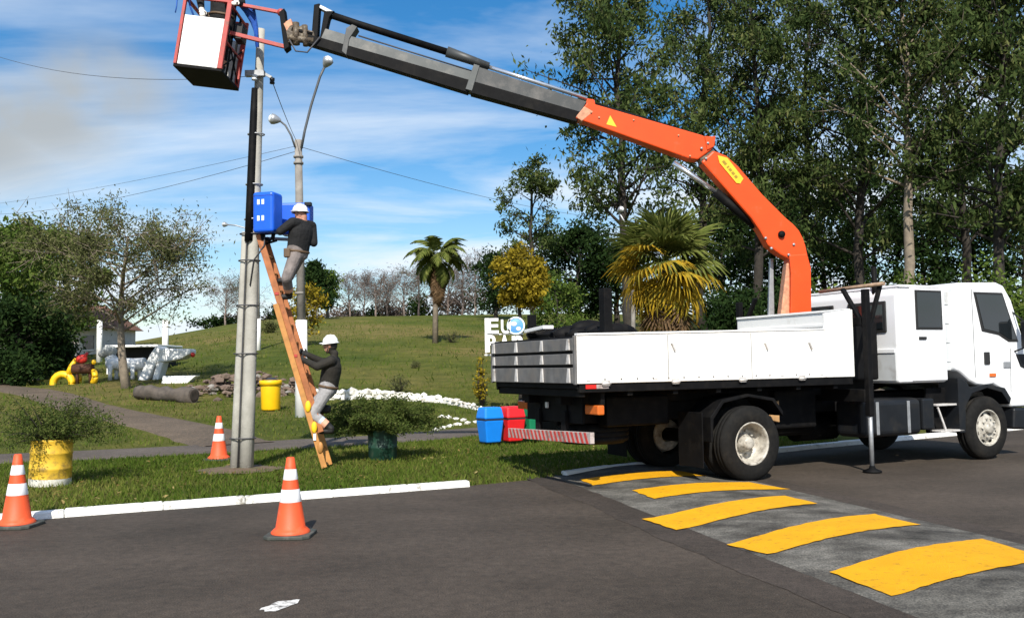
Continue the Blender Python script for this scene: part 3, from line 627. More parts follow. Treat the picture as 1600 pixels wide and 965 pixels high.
# tank, steps, fenders
tb('fuel_tank', 'dark_plastic', lambda m: m.box((2.16, .10, .46), (3.40, .66, 1.02)), bevel=.09, seg=4)
for t in (2.45, 3.1): tb('tank_strap', 'galv', lambda m: m.box((t - .03, .094, .50), (t + .03, .10, .98)), bevel=.002)
tb('battery_box', 'dark_plastic', lambda m: m.box((3.46, .14, .52), (3.72, .6, 1.0)), bevel=.03)
tb('step', 'alu_strap', lambda m: m.box((3.75, .06, .475), (4.28, .26, .505))); tb('step', 'alu_strap', lambda m: m.box((3.72, .10, .875), (4.22, .28, .905)))
tb('step_strut', 'alu_strap', lambda m: m.bar((3.76, .12, .86), (3.90, .10, .50), .03, .03))
tb('step_back', 'black_steel', lambda m: m.box((3.74, .30, .45), (4.25, .34, 1.15)))
tb('front_fender', 'dark_plastic', lambda m: m.prism([(4.17, .06, .45), (4.30, .06, .45), (4.33, .06, .85), (4.48, .06, 1.05), (4.85, .06, 1.13), (5.2, .06, 1.05), (5.38, .06, .85), (5.42, .06, .95), (5.28, .06, 1.12), (4.85, .06, 1.19), (4.45, .06, 1.14), (4.35, .06, 1.25), (4.17, .06, 1.30)], (0, .36, 0)))
tb('front_fender', 'dark_plastic', lambda m: m.prism([(4.17, 2.03, .45), (4.30, 2.03, .45), (4.33, 2.03, .85), (4.48, 2.03, 1.05), (4.85, 2.03, 1.13), (5.2, 2.03, 1.05), (5.38, 2.03, .85), (5.42, 2.03, .95), (5.28, 2.03, 1.12), (4.85, 2.03, 1.19), (4.45, 2.03, 1.14), (4.35, 2.03, 1.25), (4.17, 2.03, 1.30)], (0, .36, 0)))
# crew module behind the cab
cm = tb('crew_module', 'cab_white', lambda m: m.prism([(2.95, .10, 1.24), (4.0, .10, 1.24), (4.0, .10, 2.72), (3.02, .10, 2.70), (2.95, .10, 2.62)], (0, WID - .2, 0)), bevel=.05, seg=3)
tb('roof_edge', 'cab_white', lambda m: m.box((3.0, .085, 2.695), (4.02, WID - .085, 2.735)), cm, bevel=.012)
tb('trim_rail', 'cab_white', lambda m: m.box((2.925, .16, 1.70), (2.953, WID - .16, 1.76)), cm, bevel=.006)
tb('lower_panel', 'grey_panel', lambda m: m.box((2.940, .16, 1.28), (2.9525, WID - .16, 1.69)), cm, bevel=.003)
for w0, w1 in ((.30, 1.05), (1.35, 2.05)):
    f_ = tb('rear_window', 'rubber_seal', lambda m: m.box((2.925, w0, 2.02), (2.955, w1, 2.50)), cm, bevel=.035, seg=3)
    tb('pane', 'glass', lambda m: m.box((2.915, w0 + .05, 2.07), (2.9235, w1 - .05, 2.45)), f_, bevel=.003)
dr = tb('side_door', 'cab_white', lambda m: m.box((3.22, .078, 1.27), (3.975, .12, 2.69)), cm, bevel=.016, seg=3)
f_ = tb('window_seal', 'rubber_seal', lambda m: m.box((3.31, .068, 2.05), (3.90, .082, 2.66)), dr, bevel=.035, seg=3)
tb('pane', 'glass', lambda m: m.box((3.345, .0615, 2.085), (3.865, .0665, 2.625)), dr, bevel=.002)
tb('handle', 'rubber_seal', lambda m: m.box((3.36, .055, 1.90), (3.52, .076, 1.945)), dr, bevel=.008)
tb('bellows', 'grey_panel', lambda m: m.box((3.98, .20, 1.42), (4.24, WID - .2, 2.66)))
for z in (1.55, 1.85, 2.15, 2.45): tb('bellows_rib', 'grey_panel', lambda m: m.box((4.03, .188, z), (4.20, .20, z + .03)))
# cab
cab_prof = [(4.20, 1.42), (4.32, 1.36), (4.50, 1.24), (4.66, 1.18), (4.85, 1.16), (5.06, 1.18), (5.24, 1.10), (5.38, .92), (5.46, .80), (5.92, .80), (5.95, 1.30), (5.90, 1.78), (5.60, 2.55), (5.42, 2.78), (5.25, 2.83), (4.35, 2.80), (4.22, 2.74)]
cab = tb('cab', 'cab_white', lambda m: m.prism([(t, .09, z) for t, z in cab_prof], (0, WID - .18, 0)), bevel=.05, seg=3)
f_ = tb('window_seal', 'rubber_seal', lambda m: m.prism([(4.66, .078, 2.66), (5.36, .078, 2.66), (5.70, .078, 1.86), (5.46, .078, 1.86), (5.22, .078, 1.97), (4.82, .078, 2.03)], (0, .02, 0)), cab, bevel=.02)
tb('side_window', 'glass', lambda m: m.prism([(4.70, .070, 2.62), (5.33, .070, 2.62), (5.64, .070, 1.90), (5.47, .070, 1.90), (5.23, .070, 2.01), (4.86, .070, 2.07)], (0, .007, 0)), cab, bevel=.002)
f_ = tb('window_seal', 'rubber_seal', lambda m: m.prism([(4.66, WID - .098, 2.66), (5.36, WID - .098, 2.66), (5.70, WID - .098, 1.86), (4.82, WID - .098, 2.03)], (0, .02, 0)), cab, bevel=.02)
tb('side_window', 'glass', lambda m: m.prism([(4.70, WID - .077, 2.62), (5.33, WID - .077, 2.62), (5.64, WID - .077, 1.90), (4.86, WID - .077, 2.07)], (0, .007, 0)), cab, bevel=.002)
tb('windscreen', 'glass', lambda m: m.prism([(5.905, .2, 1.84), (5.905, WID - .2, 1.84), (5.645, WID - .24, 2.50), (5.645, .24, 2.50)], (.03, 0, .012)), cab, bevel=.01)
tb('door_groove', 'rubber_seal', lambda m: (m.bar((4.62, .088, 2.70), (4.62, .088, 1.30), .008, .006), m.bar((5.5, .088, 1.75), (5.46, .088, 1.05), .008, .006)), cab, bevel=0)
tb('door_handle', 'rubber_seal', lambda m: m.box((4.84, .068, 1.50), (4.97, .088, 1.70)), cab, bevel=.03)
tb('side_indicator', 'lamp_amber', lambda m: m.box((4.95, .07, 1.30), (5.10, .088, 1.36)), cab, bevel=.015)
tb('badge', 'galv', lambda m: m.box((5.30, .072, 1.44), (5.48, .088, 1.54)), cab, bevel=.02)
tb('headlight', 'lamp_clear', lambda m: m.box((5.72, .085, 1.12), (5.955, .42, 1.32)), cab, bevel=.05, seg=3)
tb('headlight', 'lamp_clear', lambda m: m.box((5.72, WID - .42, 1.12), (5.955, WID - .085, 1.32)), cab, bevel=.05, seg=3)
tb('grille', 'dark_plastic', lambda m: m.box((5.88, .45, 1.0), (5.96, WID - .45, 1.62)), cab, bevel=.02)
tb('corner_vent', 'dark_plastic', lambda m: m.prism([(5.62, .072, 1.66), (5.86, .072, 1.66), (5.88, .072, 1.40), (5.72, .072, 1.46)], (0, .02, 0)), cab, bevel=.01)
tb('front_bumper', 'dark_plastic', lambda m: m.prism([(5.46, .07, .45), (5.98, .07, .42), (6.0, .07, .78), (5.5, .07, .79)], (0, WID - .14, 0)), bevel=.04, seg=3)
mr = tb('mirror', 'dark_plastic', lambda m: m.box((5.60, -.22, 1.75), (5.68, -.02, 2.20)), bevel=.03)
for z0, z1 in ((2.19, 2.35), (1.76, 1.70)): tb('mirror_arm', 'dark_plastic', lambda m: m.tube([(5.64, -.06, z0), (5.60, .1, z1)], .014, 6), mr, bevel=0)
tb('roof_aerial', 'black_steel', lambda m: m.tube([(3.0, .55, 2.5), (3.0, .55, 3.05)], [.045, .04], 8), bevel=0)
# stabiliser and crane base
def stab(w_, sgn):
    s_ = tb('stabiliser', 'black_steel', lambda m: (m.box((1.99, w_ - .045, .80), (2.08, w_ + .045, 2.62))), bevel=.01)
    tb('ram', 'galv' if sgn < 0 else 'black_steel', lambda m: m.tube([(2.035, w_, .05), (2.035, w_, .9)], .032, 10), s_, bevel=0)
    tb('foot', 'black_steel', lambda m: m.lathe((2.035, w_, 0), (0, 0, 1), [(.001, .004), (.13, .004), (.13, .03), (.05, .06), (.035, .10), (.001, .10)], 14), s_, bevel=0)
    tb('brace', 'black_steel', lambda m: (m.bar((2.035, w_ + sgn * -.02, 2.05), (2.035, w_ - sgn * .42, 2.66), .07, .05), m.bar((2.06, w_, 2.0), (2.36, w_ - sgn * .02, 2.68), .06, .05)), s_)
stab(-.14, -1); stab(WID + .14, 1)
tb('outrigger_beam', 'black_steel', lambda m: m.box((1.96, -.12, 1.0), (2.12, WID + .12, 1.18)))
tb('cross_beam', 'black_steel', lambda m: m.box((1.985, -.08, 2.10), (2.085, WID + .08, 2.22)))
tb('crane_base', 'black_steel', lambda m: (m.box((2.14, .9, 1.1), (2.86, 2.0, 1.75)), m.box((2.2, .35, 1.30), (2.8, 1.0, 2.18))), bevel=.03)
tb('carry_bar', 'rust_bar', lambda m: m.tube([(2.30, -.25, 2.70), (2.3, 1.0, 2.68)], .028, 8), bevel=0)
# crane arm: lies in one upright plane from the column to the pole
def CY(px): return 14.47 - (1247 - px) * (14.47 - 13.35) / (1247 - 450)
def cp(px, py, dy=0): return D(px, py, CY(px) + dy)
def plate(name, material, pix, th, parent=truck, bevel=.02, dy=0):
    m = MB(); pl = [cp(x, y) + Vector((0, dy - th / 2, 0)) for x, y in pix]; m.prism(pl, (0, th, 0)); return m.build(name, material, parent, bevel=bevel)
colm = plate('crane_column', 'crane_orange', [(1230, 500), (1263, 500), (1262, 420), (1256, 398), (1228, 400), (1231, 430)], .34)
plate('column_side', 'crane_worn', [(1216, 500), (1231, 500), (1231, 412), (1226, 412)], .22, colm)
plate('hydraulic_tube', 'galv', [(1205, 500), (1215, 500), (1213, 402), (1208, 402)], .08, truck, .01, .2)
inner = plate('inner_boom', 'crane_orange', [(1093, 256), (1112, 238), (1132, 246), (1150, 262), (1188, 306), (1224, 342), (1236, 352), (1245, 362), (1251, 374), (1255, 386), (1258, 400), (1257, 410), (1245, 413), (1216, 400), (1196, 385), (1183, 362), (1170, 343), (1132, 300)], .28, truck, .03)
m = MB(); c = cp(1221, 366, -.16); m.lathe(c, (0, -1, 0), [(.055, 0), (.055, .03), (.001, .03)], 16); m.build('pivot_pin', 'black_steel', inner)
plate('maker_label', 'yellow_label', [(1118, 246), (1133, 250), (1158, 282), (1153, 290), (1147, 289), (1121, 258)], .006, inner, .002, -.15)
for a_, b_ in ((.08, .26), (.34, .40), (.44, .56), (.60, .72), (.77, .88)):
    q = lambda u_, o_: (1124 + (1151 - 1124) * u_ + o_ * .78, 252 + (285 - 252) * u_ - o_ * .6)
    plate('label_mark', 'label_ink', [q(a_, -2), q(b_, -2), q(b_, 2), q(a_, 2)], .003, inner, 0, -.1555)
outer = plate('outer_boom', 'crane_orange', [(898, 188), (917, 163), (1094, 214), (1112, 222), (1110, 236), (1088, 252), (1072, 250)], .26, truck, .02)
plate('worn_end', 'crane_worn', [(899, 186), (912, 170), (926, 178), (908, 193)], .268, outer, .006)
plate('end_lug', 'crane_orange', [(914, 166), (917, 156), (928, 158), (930, 168)], .16, outer, .01)
plate('end_lug', 'crane_orange', [(1098, 216), (1108, 217), (1115, 216), (1113, 232), (1102, 238)], .30, outer, .01)
plate('warning_triangle', 'yellow_label', [(946, 198), (952, 184), (962, 202)], .004, outer, 0, -.135)
plate('knuckle_joint', 'greased', [(1086, 240), (1100, 226), (1118, 240), (1108, 258), (1094, 258)], .20, truck, .02)
m = MB(); m.tube([cp(1180, 352), cp(1118, 300)], .075, 12); rm = m.build('boom_ram', 'black_steel', truck)
m = MB(); m.tube([cp(1118, 300), cp(1052, 254)], .042, 12); m.build('ram_rod', 'chrome', rm)
m = MB(); m.tube([cp(930, 163), cp(1000, 184), cp(1098, 215)], .035, 8); m.build('hydraulic_hose', 'black_steel', outer)
for dy_, o_ in ((.16, 0), (.165, 5)):
    m = MB(); m.tube([cp(1236, 470, .20), cp(1240 + o_, 420, .20), cp(1236 + o_, 385, .185), cp(1205 + o_, 338, dy_), cp(1160 + o_, 285, dy_), cp(1122 + o_, 244, dy_ + .02), cp(1100 + o_, 222, dy_ + .01), cp(1060, 205 - o_ * .6, dy_ - .1)], .014, 6); m.build('hydraulic_hose', 'black_steel', inner)
for (px_, py_) in ((1240, 382), (1248, 400), (1232, 398), (1196, 372), (1205, 388), (1103, 248), (1096, 232), (1106, 224)):
    m = MB(); m.lathe(cp(px_, py_, -.145), (0, -1, 0), [(.022, 0), (.022, .02), (.001, .022)], 8); m.build('bolt', 'galv', inner)
for (px_, py_) in ((924, 176), (936, 184), (1078, 244), (1060, 212), (990, 188)):
    m = MB(); m.lathe(cp(px_, py_, -.13), (0, -1, 0), [(.016, 0), (.016, .016), (.001, .018)], 8); m.build('bolt', 'crane_worn', outer)
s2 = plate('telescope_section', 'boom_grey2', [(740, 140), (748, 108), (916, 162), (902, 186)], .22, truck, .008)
plate('underside_shade', 'black_steel', [(742, 131), (907, 178), (900, 193), (735, 148)], .226, s2, .004)  # black plate over the lower side paints in the boom's underside shadow
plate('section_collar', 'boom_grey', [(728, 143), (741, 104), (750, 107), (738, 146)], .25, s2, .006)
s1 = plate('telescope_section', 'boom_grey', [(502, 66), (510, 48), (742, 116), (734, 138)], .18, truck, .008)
plate('underside_shade', 'black_steel', [(484, 57), (738, 129), (731, 147), (480, 70)], .186, s1, .004)  # same painted shadow along the lower part of the thinner section
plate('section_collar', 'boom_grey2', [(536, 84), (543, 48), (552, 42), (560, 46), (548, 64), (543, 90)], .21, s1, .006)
# the extension cylinder that rides above the boom
m = MB(); m.tube([cp(518, 24), cp(560, 38), cp(700, 82)], .055, 12); ex = m.build('extension_cylinder', 'black_steel', truck)
m = MB(); m.tube([cp(698, 81), cp(764, 104)], [.085, .06], 12); m.build('cylinder_gland', 'boom_grey2', ex)
m = MB(); m.tube([cp(748, 100), cp(917, 154)], .034, 12); m.build('cylinder_rod', 'chrome', ex)
m = MB(); m.tube([cp(560, 56), cp(740, 112)], .012, 6); m.build('hydraulic_hose', 'wire', ex)
plate('end_bracket', 'black_steel', [(488, 60), (492, 10), (501, 8), (498, 60)], .14, s1, .01)
plate('end_bracket', 'black_steel', [(501, 62), (508, 20), (524, 20), (516, 30), (508, 64)], .14, s1, .01)
plate('top_link', 'galv', [(498, 14), (502, 10), (522, 20), (520, 26)], .12, s1, .008)
jt = plate('rotator', 'greased', [(448, 52), (456, 40), (468, 45), (474, 42), (478, 48), (492, 52), (494, 62), (482, 68), (478, 64), (466, 64), (452, 70)], .16, truck, .012)
for a_, b_, r_ in (((462, 36), (463, 70), .055), ((476, 40), (478, 72), .045), ((450, 60), (490, 64), .05), ((456, 46), (488, 54), .035)):
    m = MB(); m.tube([cp(*a_, -.06), cp(*b_, -.06)], r_, 10); m.build('rotator_pin', 'greased' if r_ > .04 else 'black_steel', jt)
m = MB(); m.tube([cp(500, 58, -.12), cp(480, 82, -.12), cp(462, 80, -.12), cp(452, 62, -.12)], .012, 6); m.build('hydraulic_hose', 'wire', jt)
plate('rotator_cap', 'crane_worn', [(444, 40), (456, 32), (462, 46), (450, 54)], .16, jt, .01)
plate('rotator_mount', 'black_steel', [(438, 22), (446, 16), (454, 76), (446, 82)], .16, jt, .01)
# bucket
b0, b1 = D(270, 103, 12.95), D(346, 112, 12.95); ex_ = (b1 - b0).normalized(); bw = (b1 - b0).length
ey_ = D(291, 133, 13.8) - b0; ey_ = (ey_ - ex_ * ey_.dot(ex_)); bdp = ey_.length; ey_.normalize(); ez_ = ex_.cross(ey_)
BM = Matrix(((ex_.x, ey_.x, ez_.x, b0.x), (ex_.y, ey_.y, ez_.y, b0.y), (ex_.z, ey_.z, ez_.z, b0.z), (0, 0, 0, 1)))
def bb(name, material, fn, parent, bevel=.006):
    m = MB(BM); fn(m); return m.build(name, material, parent, bevel=bevel)
BH_ = 1.06
bkt = bb('work_bucket', 'black_steel', lambda m: m.box((0, 0, 0), (bw, bdp, .04)), truck)
bb('front_panel', 'white_paint', lambda m: m.box((.055, .0, .045), (bw - .075, .02, .80)), bkt)
bb('back_panel', 'white_paint', lambda m: m.box((.05, bdp - .02, .045), (bw - .05, bdp, .80)), bkt)
bb('left_panel', 'white_paint', lambda m: m.box((0, .05, .045), (.02, bdp - .05, .80)), bkt)
for x0, x1 in ((0, .045), (bw - .07, bw)):
    for y0 in (-.012, bdp - .05): bb('corner_post', 'red_steel', lambda m: m.box((x0, y0, .041), (x1, y0 + .05, BH_)), bkt)
for z in (.5, BH_): bb('side_rail', 'red_steel', lambda m: (m.box((bw - .05, .04, z - .03), (bw - .01, bdp - .05, z))), bkt)
bb('top_rail', 'red_steel', lambda m: (m.box((.0, .0, BH_), (bw, .045, BH_ + .04)), m.box((0, bdp - .045, BH_), (bw, bdp, BH_ + .04)), m.box((0, .045, BH_), (.04, bdp - .045, BH_ + .04))), bkt)
for y in (.28, .52): bb('side_bar', 'black_steel', lambda m: m.box((bw - .045, y, .041), (bw - .015, y + .03, BH_ - .03)), bkt)
bb('side_lattice', 'black_steel', lambda m: (m.bar((bw - .02, .06, .1), (bw - .02, bdp - .06, .62), .02, .02), m.bar((bw - .02, .06, .62), (bw - .02, bdp - .06, .1), .02, .02)), bkt)
bb('control_panel', 'dark_plastic', lambda m: m.box((bw + .002, .25, .62), (bw + .12, .5, .86)), bkt)
m = MB(); m.bar(cp(350, 3), cp(440, 20), .05, .05); m.build('support_arm', 'red_steel', bkt, bevel=.006)
m = MB(); m.bar(cp(360, 52), cp(448, 74), .05, .06); m.build('support_arm', 'red_steel', bkt, bevel=.006)
m = MB(); m.ell(cp(439, 20), (.06, .06, .06)); m.build('arm_knuckle', 'red_steel', bkt)
# thin line with a hook hanging off the bucket's left side
m = MB(); m.tube([D(279, -30, 12.9), D(276, 10, 12.9), D(274, 20, 12.9)], .009, 6); m.build('hand_line', 'cloth_blue', bkt)
m = MB(); m.tube([D(293, -10, 13.1), D(297, 10, 13.1), D(303, 26, 13.1)], .014, 6); m.build('safety_strap', 'cloth_blue', bkt)
#@@THINGS
# ------------------------------------------------------------------ near pole, blue boxes, ladder
PB = G(377, 729, .11); PT = D(403, 46, PB.y)     # leans a little to the right
def pole_at(z): return PB.lerp(PT, (z - PB.z) / (PT.z - PB.z))
pole = empty('utility_pole', PB, 'near concrete utility pole of two strapped shafts, leaning beside the ladder', 'pole')
def pole_part(name, material, fn): m = MB(); fn(m); return m.build(name, material, pole)
vR = Vector((1, 0, 0)); zs_ = [PB.z - .25, 1, 2, 3, 4, 5, 6, PT.z]
pole_part('main_shaft', 'concrete', lambda m: m.tube([pole_at(z) + vR * (.080 - .005 * z) for z in zs_], [.110 - .0068 * z for z in zs_], 14))
zl = [PB.z - .25, 1, 2, 3, 3.75]; pole_part('second_shaft', 'concrete', lambda m: m.tube([pole_at(z) + vR * (-.095 + .006 * z) for z in zl], [.080 - .006 * z for z in zl], 12))
zu = [3.6, 4.2, 5, 5.6, 6.02]; pole_part('cable_conduit', 'black_steel', lambda m: m.tube([pole_at(z) + vR * (.005) + Vector((0, -.06, 0)) for z in zu], [.070, .068, .064, .060, .05], 10))
pole_part('earth_wire', 'wire', lambda m: m.tube([pole_at(z) + vR * (-.03) + Vector((0, -.09 + .004 * z, 0)) for z in (.1, 1, 2, 3, 3.7)], .009, 6))
def band(z, material='wire', rad=None):
    pts = []; c = pole_at(z)
    for k in range(25):
        a = 2 * math.pi * k / 24; pts.append(c + Vector((((.205 - .012 * z) if z < 3.8 else .128) * math.cos(a) + (.005 if z < 3.8 else .035), (.13 - .006 * z) * math.sin(a), .0)))
    m = MB(); m.tube(pts, .011, 6, caps=False); m.build('steel_band', material, pole)
for z in (.55, 1.85, 2.6, 3.3, 3.72, 3.95, 4.5, 5.3): band(z, 'galv' if z > 3.8 else 'wire')
tp = pole_at(6.25); pole_part('insulator_clamp', 'galv', lambda m: (m.box(tp + Vector((-.14, -.14, -.05)), tp + Vector((.16, -.05, .04))), m.bar(tp + Vector((.1, -.06, .03)), tp + Vector((.26, -.06, -.06)), .04, .04)))
pole_part('insulator', 'lamp_bowl', lambda m: m.lathe(tp + Vector((.02, -.16, -.13)), (0, 0, 1), [(.001, 0), (.045, .0), (.045, .03), (.025, .04), (.045, .05), (.045, .08), (.001, .08)], 12))
pole_part('insulator', 'dark_plastic', lambda m: m.lathe(tp + Vector((.27, -.06, -.16)), (0, 0, 1), [(.001, 0), (.04, .0), (.04, .03), (.025, .04), (.04, .05), (.04, .09), (.001, .09)], 12))

b1c = D(419, 333, 13.72)
bx1 = empty('equipment_box', b1c + Vector((0, 0, -.34)), 'bright blue equipment box with four white marks, fixed to the near pole', 'equipment box')
m = MB(Matrix.Translation(b1c) @ Matrix.Rotation(math.radians(-14), 4, 'Z')); m.box((-.18, -.16, -.32), (.17, .16, .31)); m.build('body', 'box_blue', bx1, bevel=.045, seg=3)
for zz_ in (.15, -.10):
    for xx_ in (-.075, .0): m = MB(Matrix.Translation(b1c) @ Matrix.Rotation(math.radians(-14), 4, 'Z')); m.box((xx_ - .022, -.166, zz_ - .04), (xx_ + .022, -.159, zz_ + .04)); m.build('white_mark', 'mark_white', bx1, bevel=.01)
m = MB(); pz = pole_at(3.70) + Vector((.1, -.02, 0)); m.bar(pz, b1c + Vector((.02, .05, -.42)), .04, .05); m.bar(b1c + Vector((-.08, .02, -.42)), b1c + Vector((-.10, .02, -.31)), .05, .05); m.bar(b1c + Vector((.06, .02, -.42)), b1c + Vector((.08, .02, -.31)), .05, .05); m.bar(pole_at(3.52) + Vector((.1, 0, 0)), b1c + Vector((.12, .05, -.42)), .03, .03); m.build('bracket', 'black_steel', bx1, bevel=.004)
m = MB(Matrix.Translation(b1c) @ Matrix.Rotation(math.radians(-14), 4, 'Z')); m.box((-.172, -.163, .245), (.162, -.159, .25)); m.build('lid_seam', 'bin_dark', bx1)
m = MB(); m.tube([b1c + Vector((-.05, 0, -.3)), b1c + Vector((-.06, 0, -.5)), b1c + Vector((-.15, .03, -.62)), pole_at(3.3) + Vector((.1, -.09, 0)), pole_at(2.9) + Vector((.06, -.1, 0))], .012, 6); m.build('cable', 'wire', bx1)
b2c = D(464, 343, 14.35)
bx2 = empty('equipment_box', b2c + Vector((0, 0, -.28)), 'second blue equipment box behind the worker at the top of the ladder', 'equipment box')
m = MB(Matrix.Translation(b2c)); m.box((-.24, -.15, -.26), (.24, .15, .25)); m.build('body', 'box_blue', bx2, bevel=.035, seg=3)
m = MB(Matrix.Translation(b2c)); m.box((.16, -.19, .19), (.27, -.10, .25)); m.build('hood', 'dark_plastic', bx2, bevel=.01)
m = MB(); m.bar(pole_at(3.66) + Vector((.12, .06, 0)), b2c + Vector((.05, 0, -.33)), .05, .05); m.bar(b2c + Vector((0, 0, -.335)), b2c + Vector((0, 0, -.25)), .06, .06); m.build('bracket', 'galv', bx2, bevel=.004)

LBs = G(511, 727, .11); LTp = pole_at(3.62) + Vector((.16, -.02, 0)); LD = (LTp - LBs).normalized(); LS = Vector((0, 1, 0)); LS = (LS - LD * LS.dot(LD)).normalized(); LU = LD.cross(LS)
if LU.x < 0: LU = -LU
lad = empty('ladder', LBs, 'tall orange-brown wooden extension ladder leaning on the near pole', 'ladder')
LL = (LTp - LBs).length
def lp(u, s_, o): return LBs + LD * u + LS * s_ + LU * o
for s_ in (-.20, .20):
    m = MB(); m.bar(lp(-.01, s_, 0), lp(2.6, s_, 0), .035, .085, LU); m.build('rail', 'ladder_pale', lad, bevel=.006)
for s_ in (-.165, .165):
    m = MB(); m.bar(lp(.52, s_, .09), lp(LL + .05, s_, .05), .035, .10, LU); m.build('rail', 'ladder_wood', lad, bevel=.006)
nr = 0
u = .28
while u < LL - .1:
    m = MB()
    if u < .55: m.tube([lp(u, -.2, 0), lp(u, .2, 0)], .017, 8)
    else: m.tube([lp(u, -.165, .075), lp(u, .165, .075)], .017, 8)
    m.build('rung', 'ladder_pale', lad); u += .28
for u_, mt in ((.30, 'ladder_pale'), (.62, 'strap_yellow'), (.95, 'strap_yellow')):
    m = MB(); m.ell(lp(u_, -.22, .03), (.045, .03, .09)); m.build('rope_tie', mt, lad)
m = MB(); m.box(lp(.48, -.235, .0) - Vector((.02, .006, .05)), lp(.48, -.235, .0) + Vector((.02, .006, .05))); m.build('sticker', 'mark_white', lad)
for u_ in (1.75, 2.75): m = MB(); m.box(lp(u_, -.188, .06) - Vector((.03, .006, .02)), lp(u_, -.188, .06) + Vector((.03, .006, .02))); m.build('hook_iron', 'red_steel', lad)

# ------------------------------------------------------------------ people
def capsule(m, a, b, ra, rb, n=12):
    a, b = Vector(a), Vector(b); m.tube([a, a.lerp(b, .33), a.lerp(b, .66), b], [ra, ra + (rb - ra) * .33, ra + (rb - ra) * .66, rb], n); m.ell(a, (ra,) * 3, n, 8); m.ell(b, (rb,) * 3, n, 8)
def person(name, label, J, mats, helmet=True, face=Vector((-1, 0, 0)), hands=None, grip=None, torso_tw=None):
    """J joints in world coords. lat = left-right axis of the body."""
    base = Vector(((J['hipL'] + J['hipR']) / 2).xy.to_3d()); base.z = min(J['footL'].z, J['footR'].z) - .06
    e = empty('person', base, label, 'person'); segs = []
    m = MB()
    def seg(a, b, ra, rb, mt):
        capsule(m, a, b, ra, rb); segs.append((Vector(a), Vector(b), mt))
    hip = (J['hipL'] + J['hipR']) / 2; sh = (J['shL'] + J['shR']) / 2; lat = (J['shL'] - J['shR']).normalized(); up = (sh - hip).normalized(); fw = lat.cross(up); fw = fw if fw.dot(face) > 0 else -fw
    rot = Matrix((lat, fw, up)).transposed()
    m.ell(hip + up * .03, (.175, .125, .14), 14, 10, rot); segs.append((hip - up * .05, hip + up * .02, mats['leg']))
    ringv = []; NR = 20; lv = ((-.12, .10, .08), (-.02, .178, .135), (.12, .188, .148), (.3, .186, .146), (.5, .195, .150), (.7, .208, .152), (.85, .205, .142), (.96, .175, .118), (1.08, .10, .08))
    for f_, rx, ry in lv:
        cc = hip + (sh - hip) * f_
        for k in range(NR): a_ = 2 * math.pi * k / NR; wr = 1 + .035 * mnoise.noise(Vector((math.cos(a_) * 2.2 + f_ * 3, math.sin(a_) * 2.2, f_ * 6))); ringv.append(cc + lat * rx * wr * math.cos(a_) + fw * ry * wr * math.sin(a_))
    nl_ = len(lv); m.add(ringv, [(i * NR + k, i * NR + (k + 1) % NR, (i + 1) * NR + (k + 1) % NR, (i + 1) * NR + k) for i in range(nl_ - 1) for k in range(NR)] + [tuple(reversed(range(NR))), tuple((nl_ - 1) * NR + k for k in range(NR))], True)
    segs.append((hip.lerp(sh, .22), sh, mats['top'])); segs.append((J['shL'], J['shR'], mats['top']))
    capsule(m, J['shL'] - lat * .03, J['shR'] + lat * .03, .085, .085)
    capsule(m, sh, sh + up * .1, .07, .06); seg(sh + up * .12, J['head'] - Vector((0, 0, .06)), .06, .055, mats['neck'])
    hd = J['head']; hf = face.normalized(); hl = Vector((0, 0, 1)).cross(hf).normalized(); hr = Matrix((hl, hf, Vector((0, 0, 1)))).transposed()
    m.ell(hd, (.078, .095, .115), 16, 12, hr); m.ell(hd + hf * .025 - Vector((0, 0, .065)), (.055, .065, .055), 12, 8, hr)
    m.ell(hd + hf * .098 - Vector((0, 0, .02)), (.016, .022, .028), 8, 6, hr)
    for sg in (1, -1): m.ell(hd + hl * sg * .08 - Vector((0, 0, .01)), (.014, .022, .032), 8, 6, hr)
    segs.append((hd, hd - Vector((0, 0, .05)) + hf * .03, mats['skin']))
    for S in 'LR':
        seg(J['sh' + S], J['el' + S], .078, .064, mats['top']); seg(J['el' + S], J['ha' + S], .063, .044, mats['top'])
        # hand: palm and five fingers that close round what is held
        ha = J['ha' + S]; dirh = (ha - J['el' + S]).normalized(); g = (grip or {}).get(S, Vector((0, 0, 1))).normalized(); acr = (g - dirh * g.dot(dirh)).normalized(); pn = dirh.cross(acr)
        if pn.dot(J.get('palm' + S, Vector((0, 0, -1)))) < 0: pn = -pn
        pc = ha + dirh * .05
        m.ell(pc, (.022, .05, .044), 10, 8, Matrix((pn, dirh, acr)).transposed()); segs.append((ha, pc + dirh * .12, mats['glove']))
        for k, ln in enumerate((.034, .039, .037, .029)):
            r0 = pc + dirh * .042 + acr * (.032 - .021 * k); a = r0 + dirh * ln + pn * .008; b = a + dirh * .010 + pn * ln * .9; c = b - dirh * ln * .6 + pn * .010
            m.tube([r0, a, b, c], [.0115, .011, .010, .009], 7)
        th0 = pc - dirh * .015 + acr * .035; m.tube([th0, th0 + acr * .025 + dirh * .028 + pn * .02, th0 + acr * .012 + dirh * .055 + pn * .042], [.014, .012, .010], 7)
        # legs
        seg(J['hip' + S], J['kn' + S], .108, .082, mats['leg']); kn, an = J['kn' + S], J['foot' + S]
        seg(kn, kn.lerp(an, .38), .082, .078, mats['leg']); seg(kn.lerp(an, .40), kn.lerp(an, .52), .078, .076, mats['band2']); seg(kn.lerp(an, .54), kn.lerp(an, .74), .076, .072, mats['band'])
        seg(kn.lerp(an, .78), an, .060, .055, mats['boot']); ff = J.get('toe', face)
        seg(an - Vector((0, 0, .03)), an + ff.normalized() * .15 - Vector((0, 0, .045)), .052, .042, mats['boot'])
    o = m.build('body', 'jacket', e)
    md = o.modifiers.new('r', 'REMESH'); md.mode = 'VOXEL'; md.voxel_size = .0075
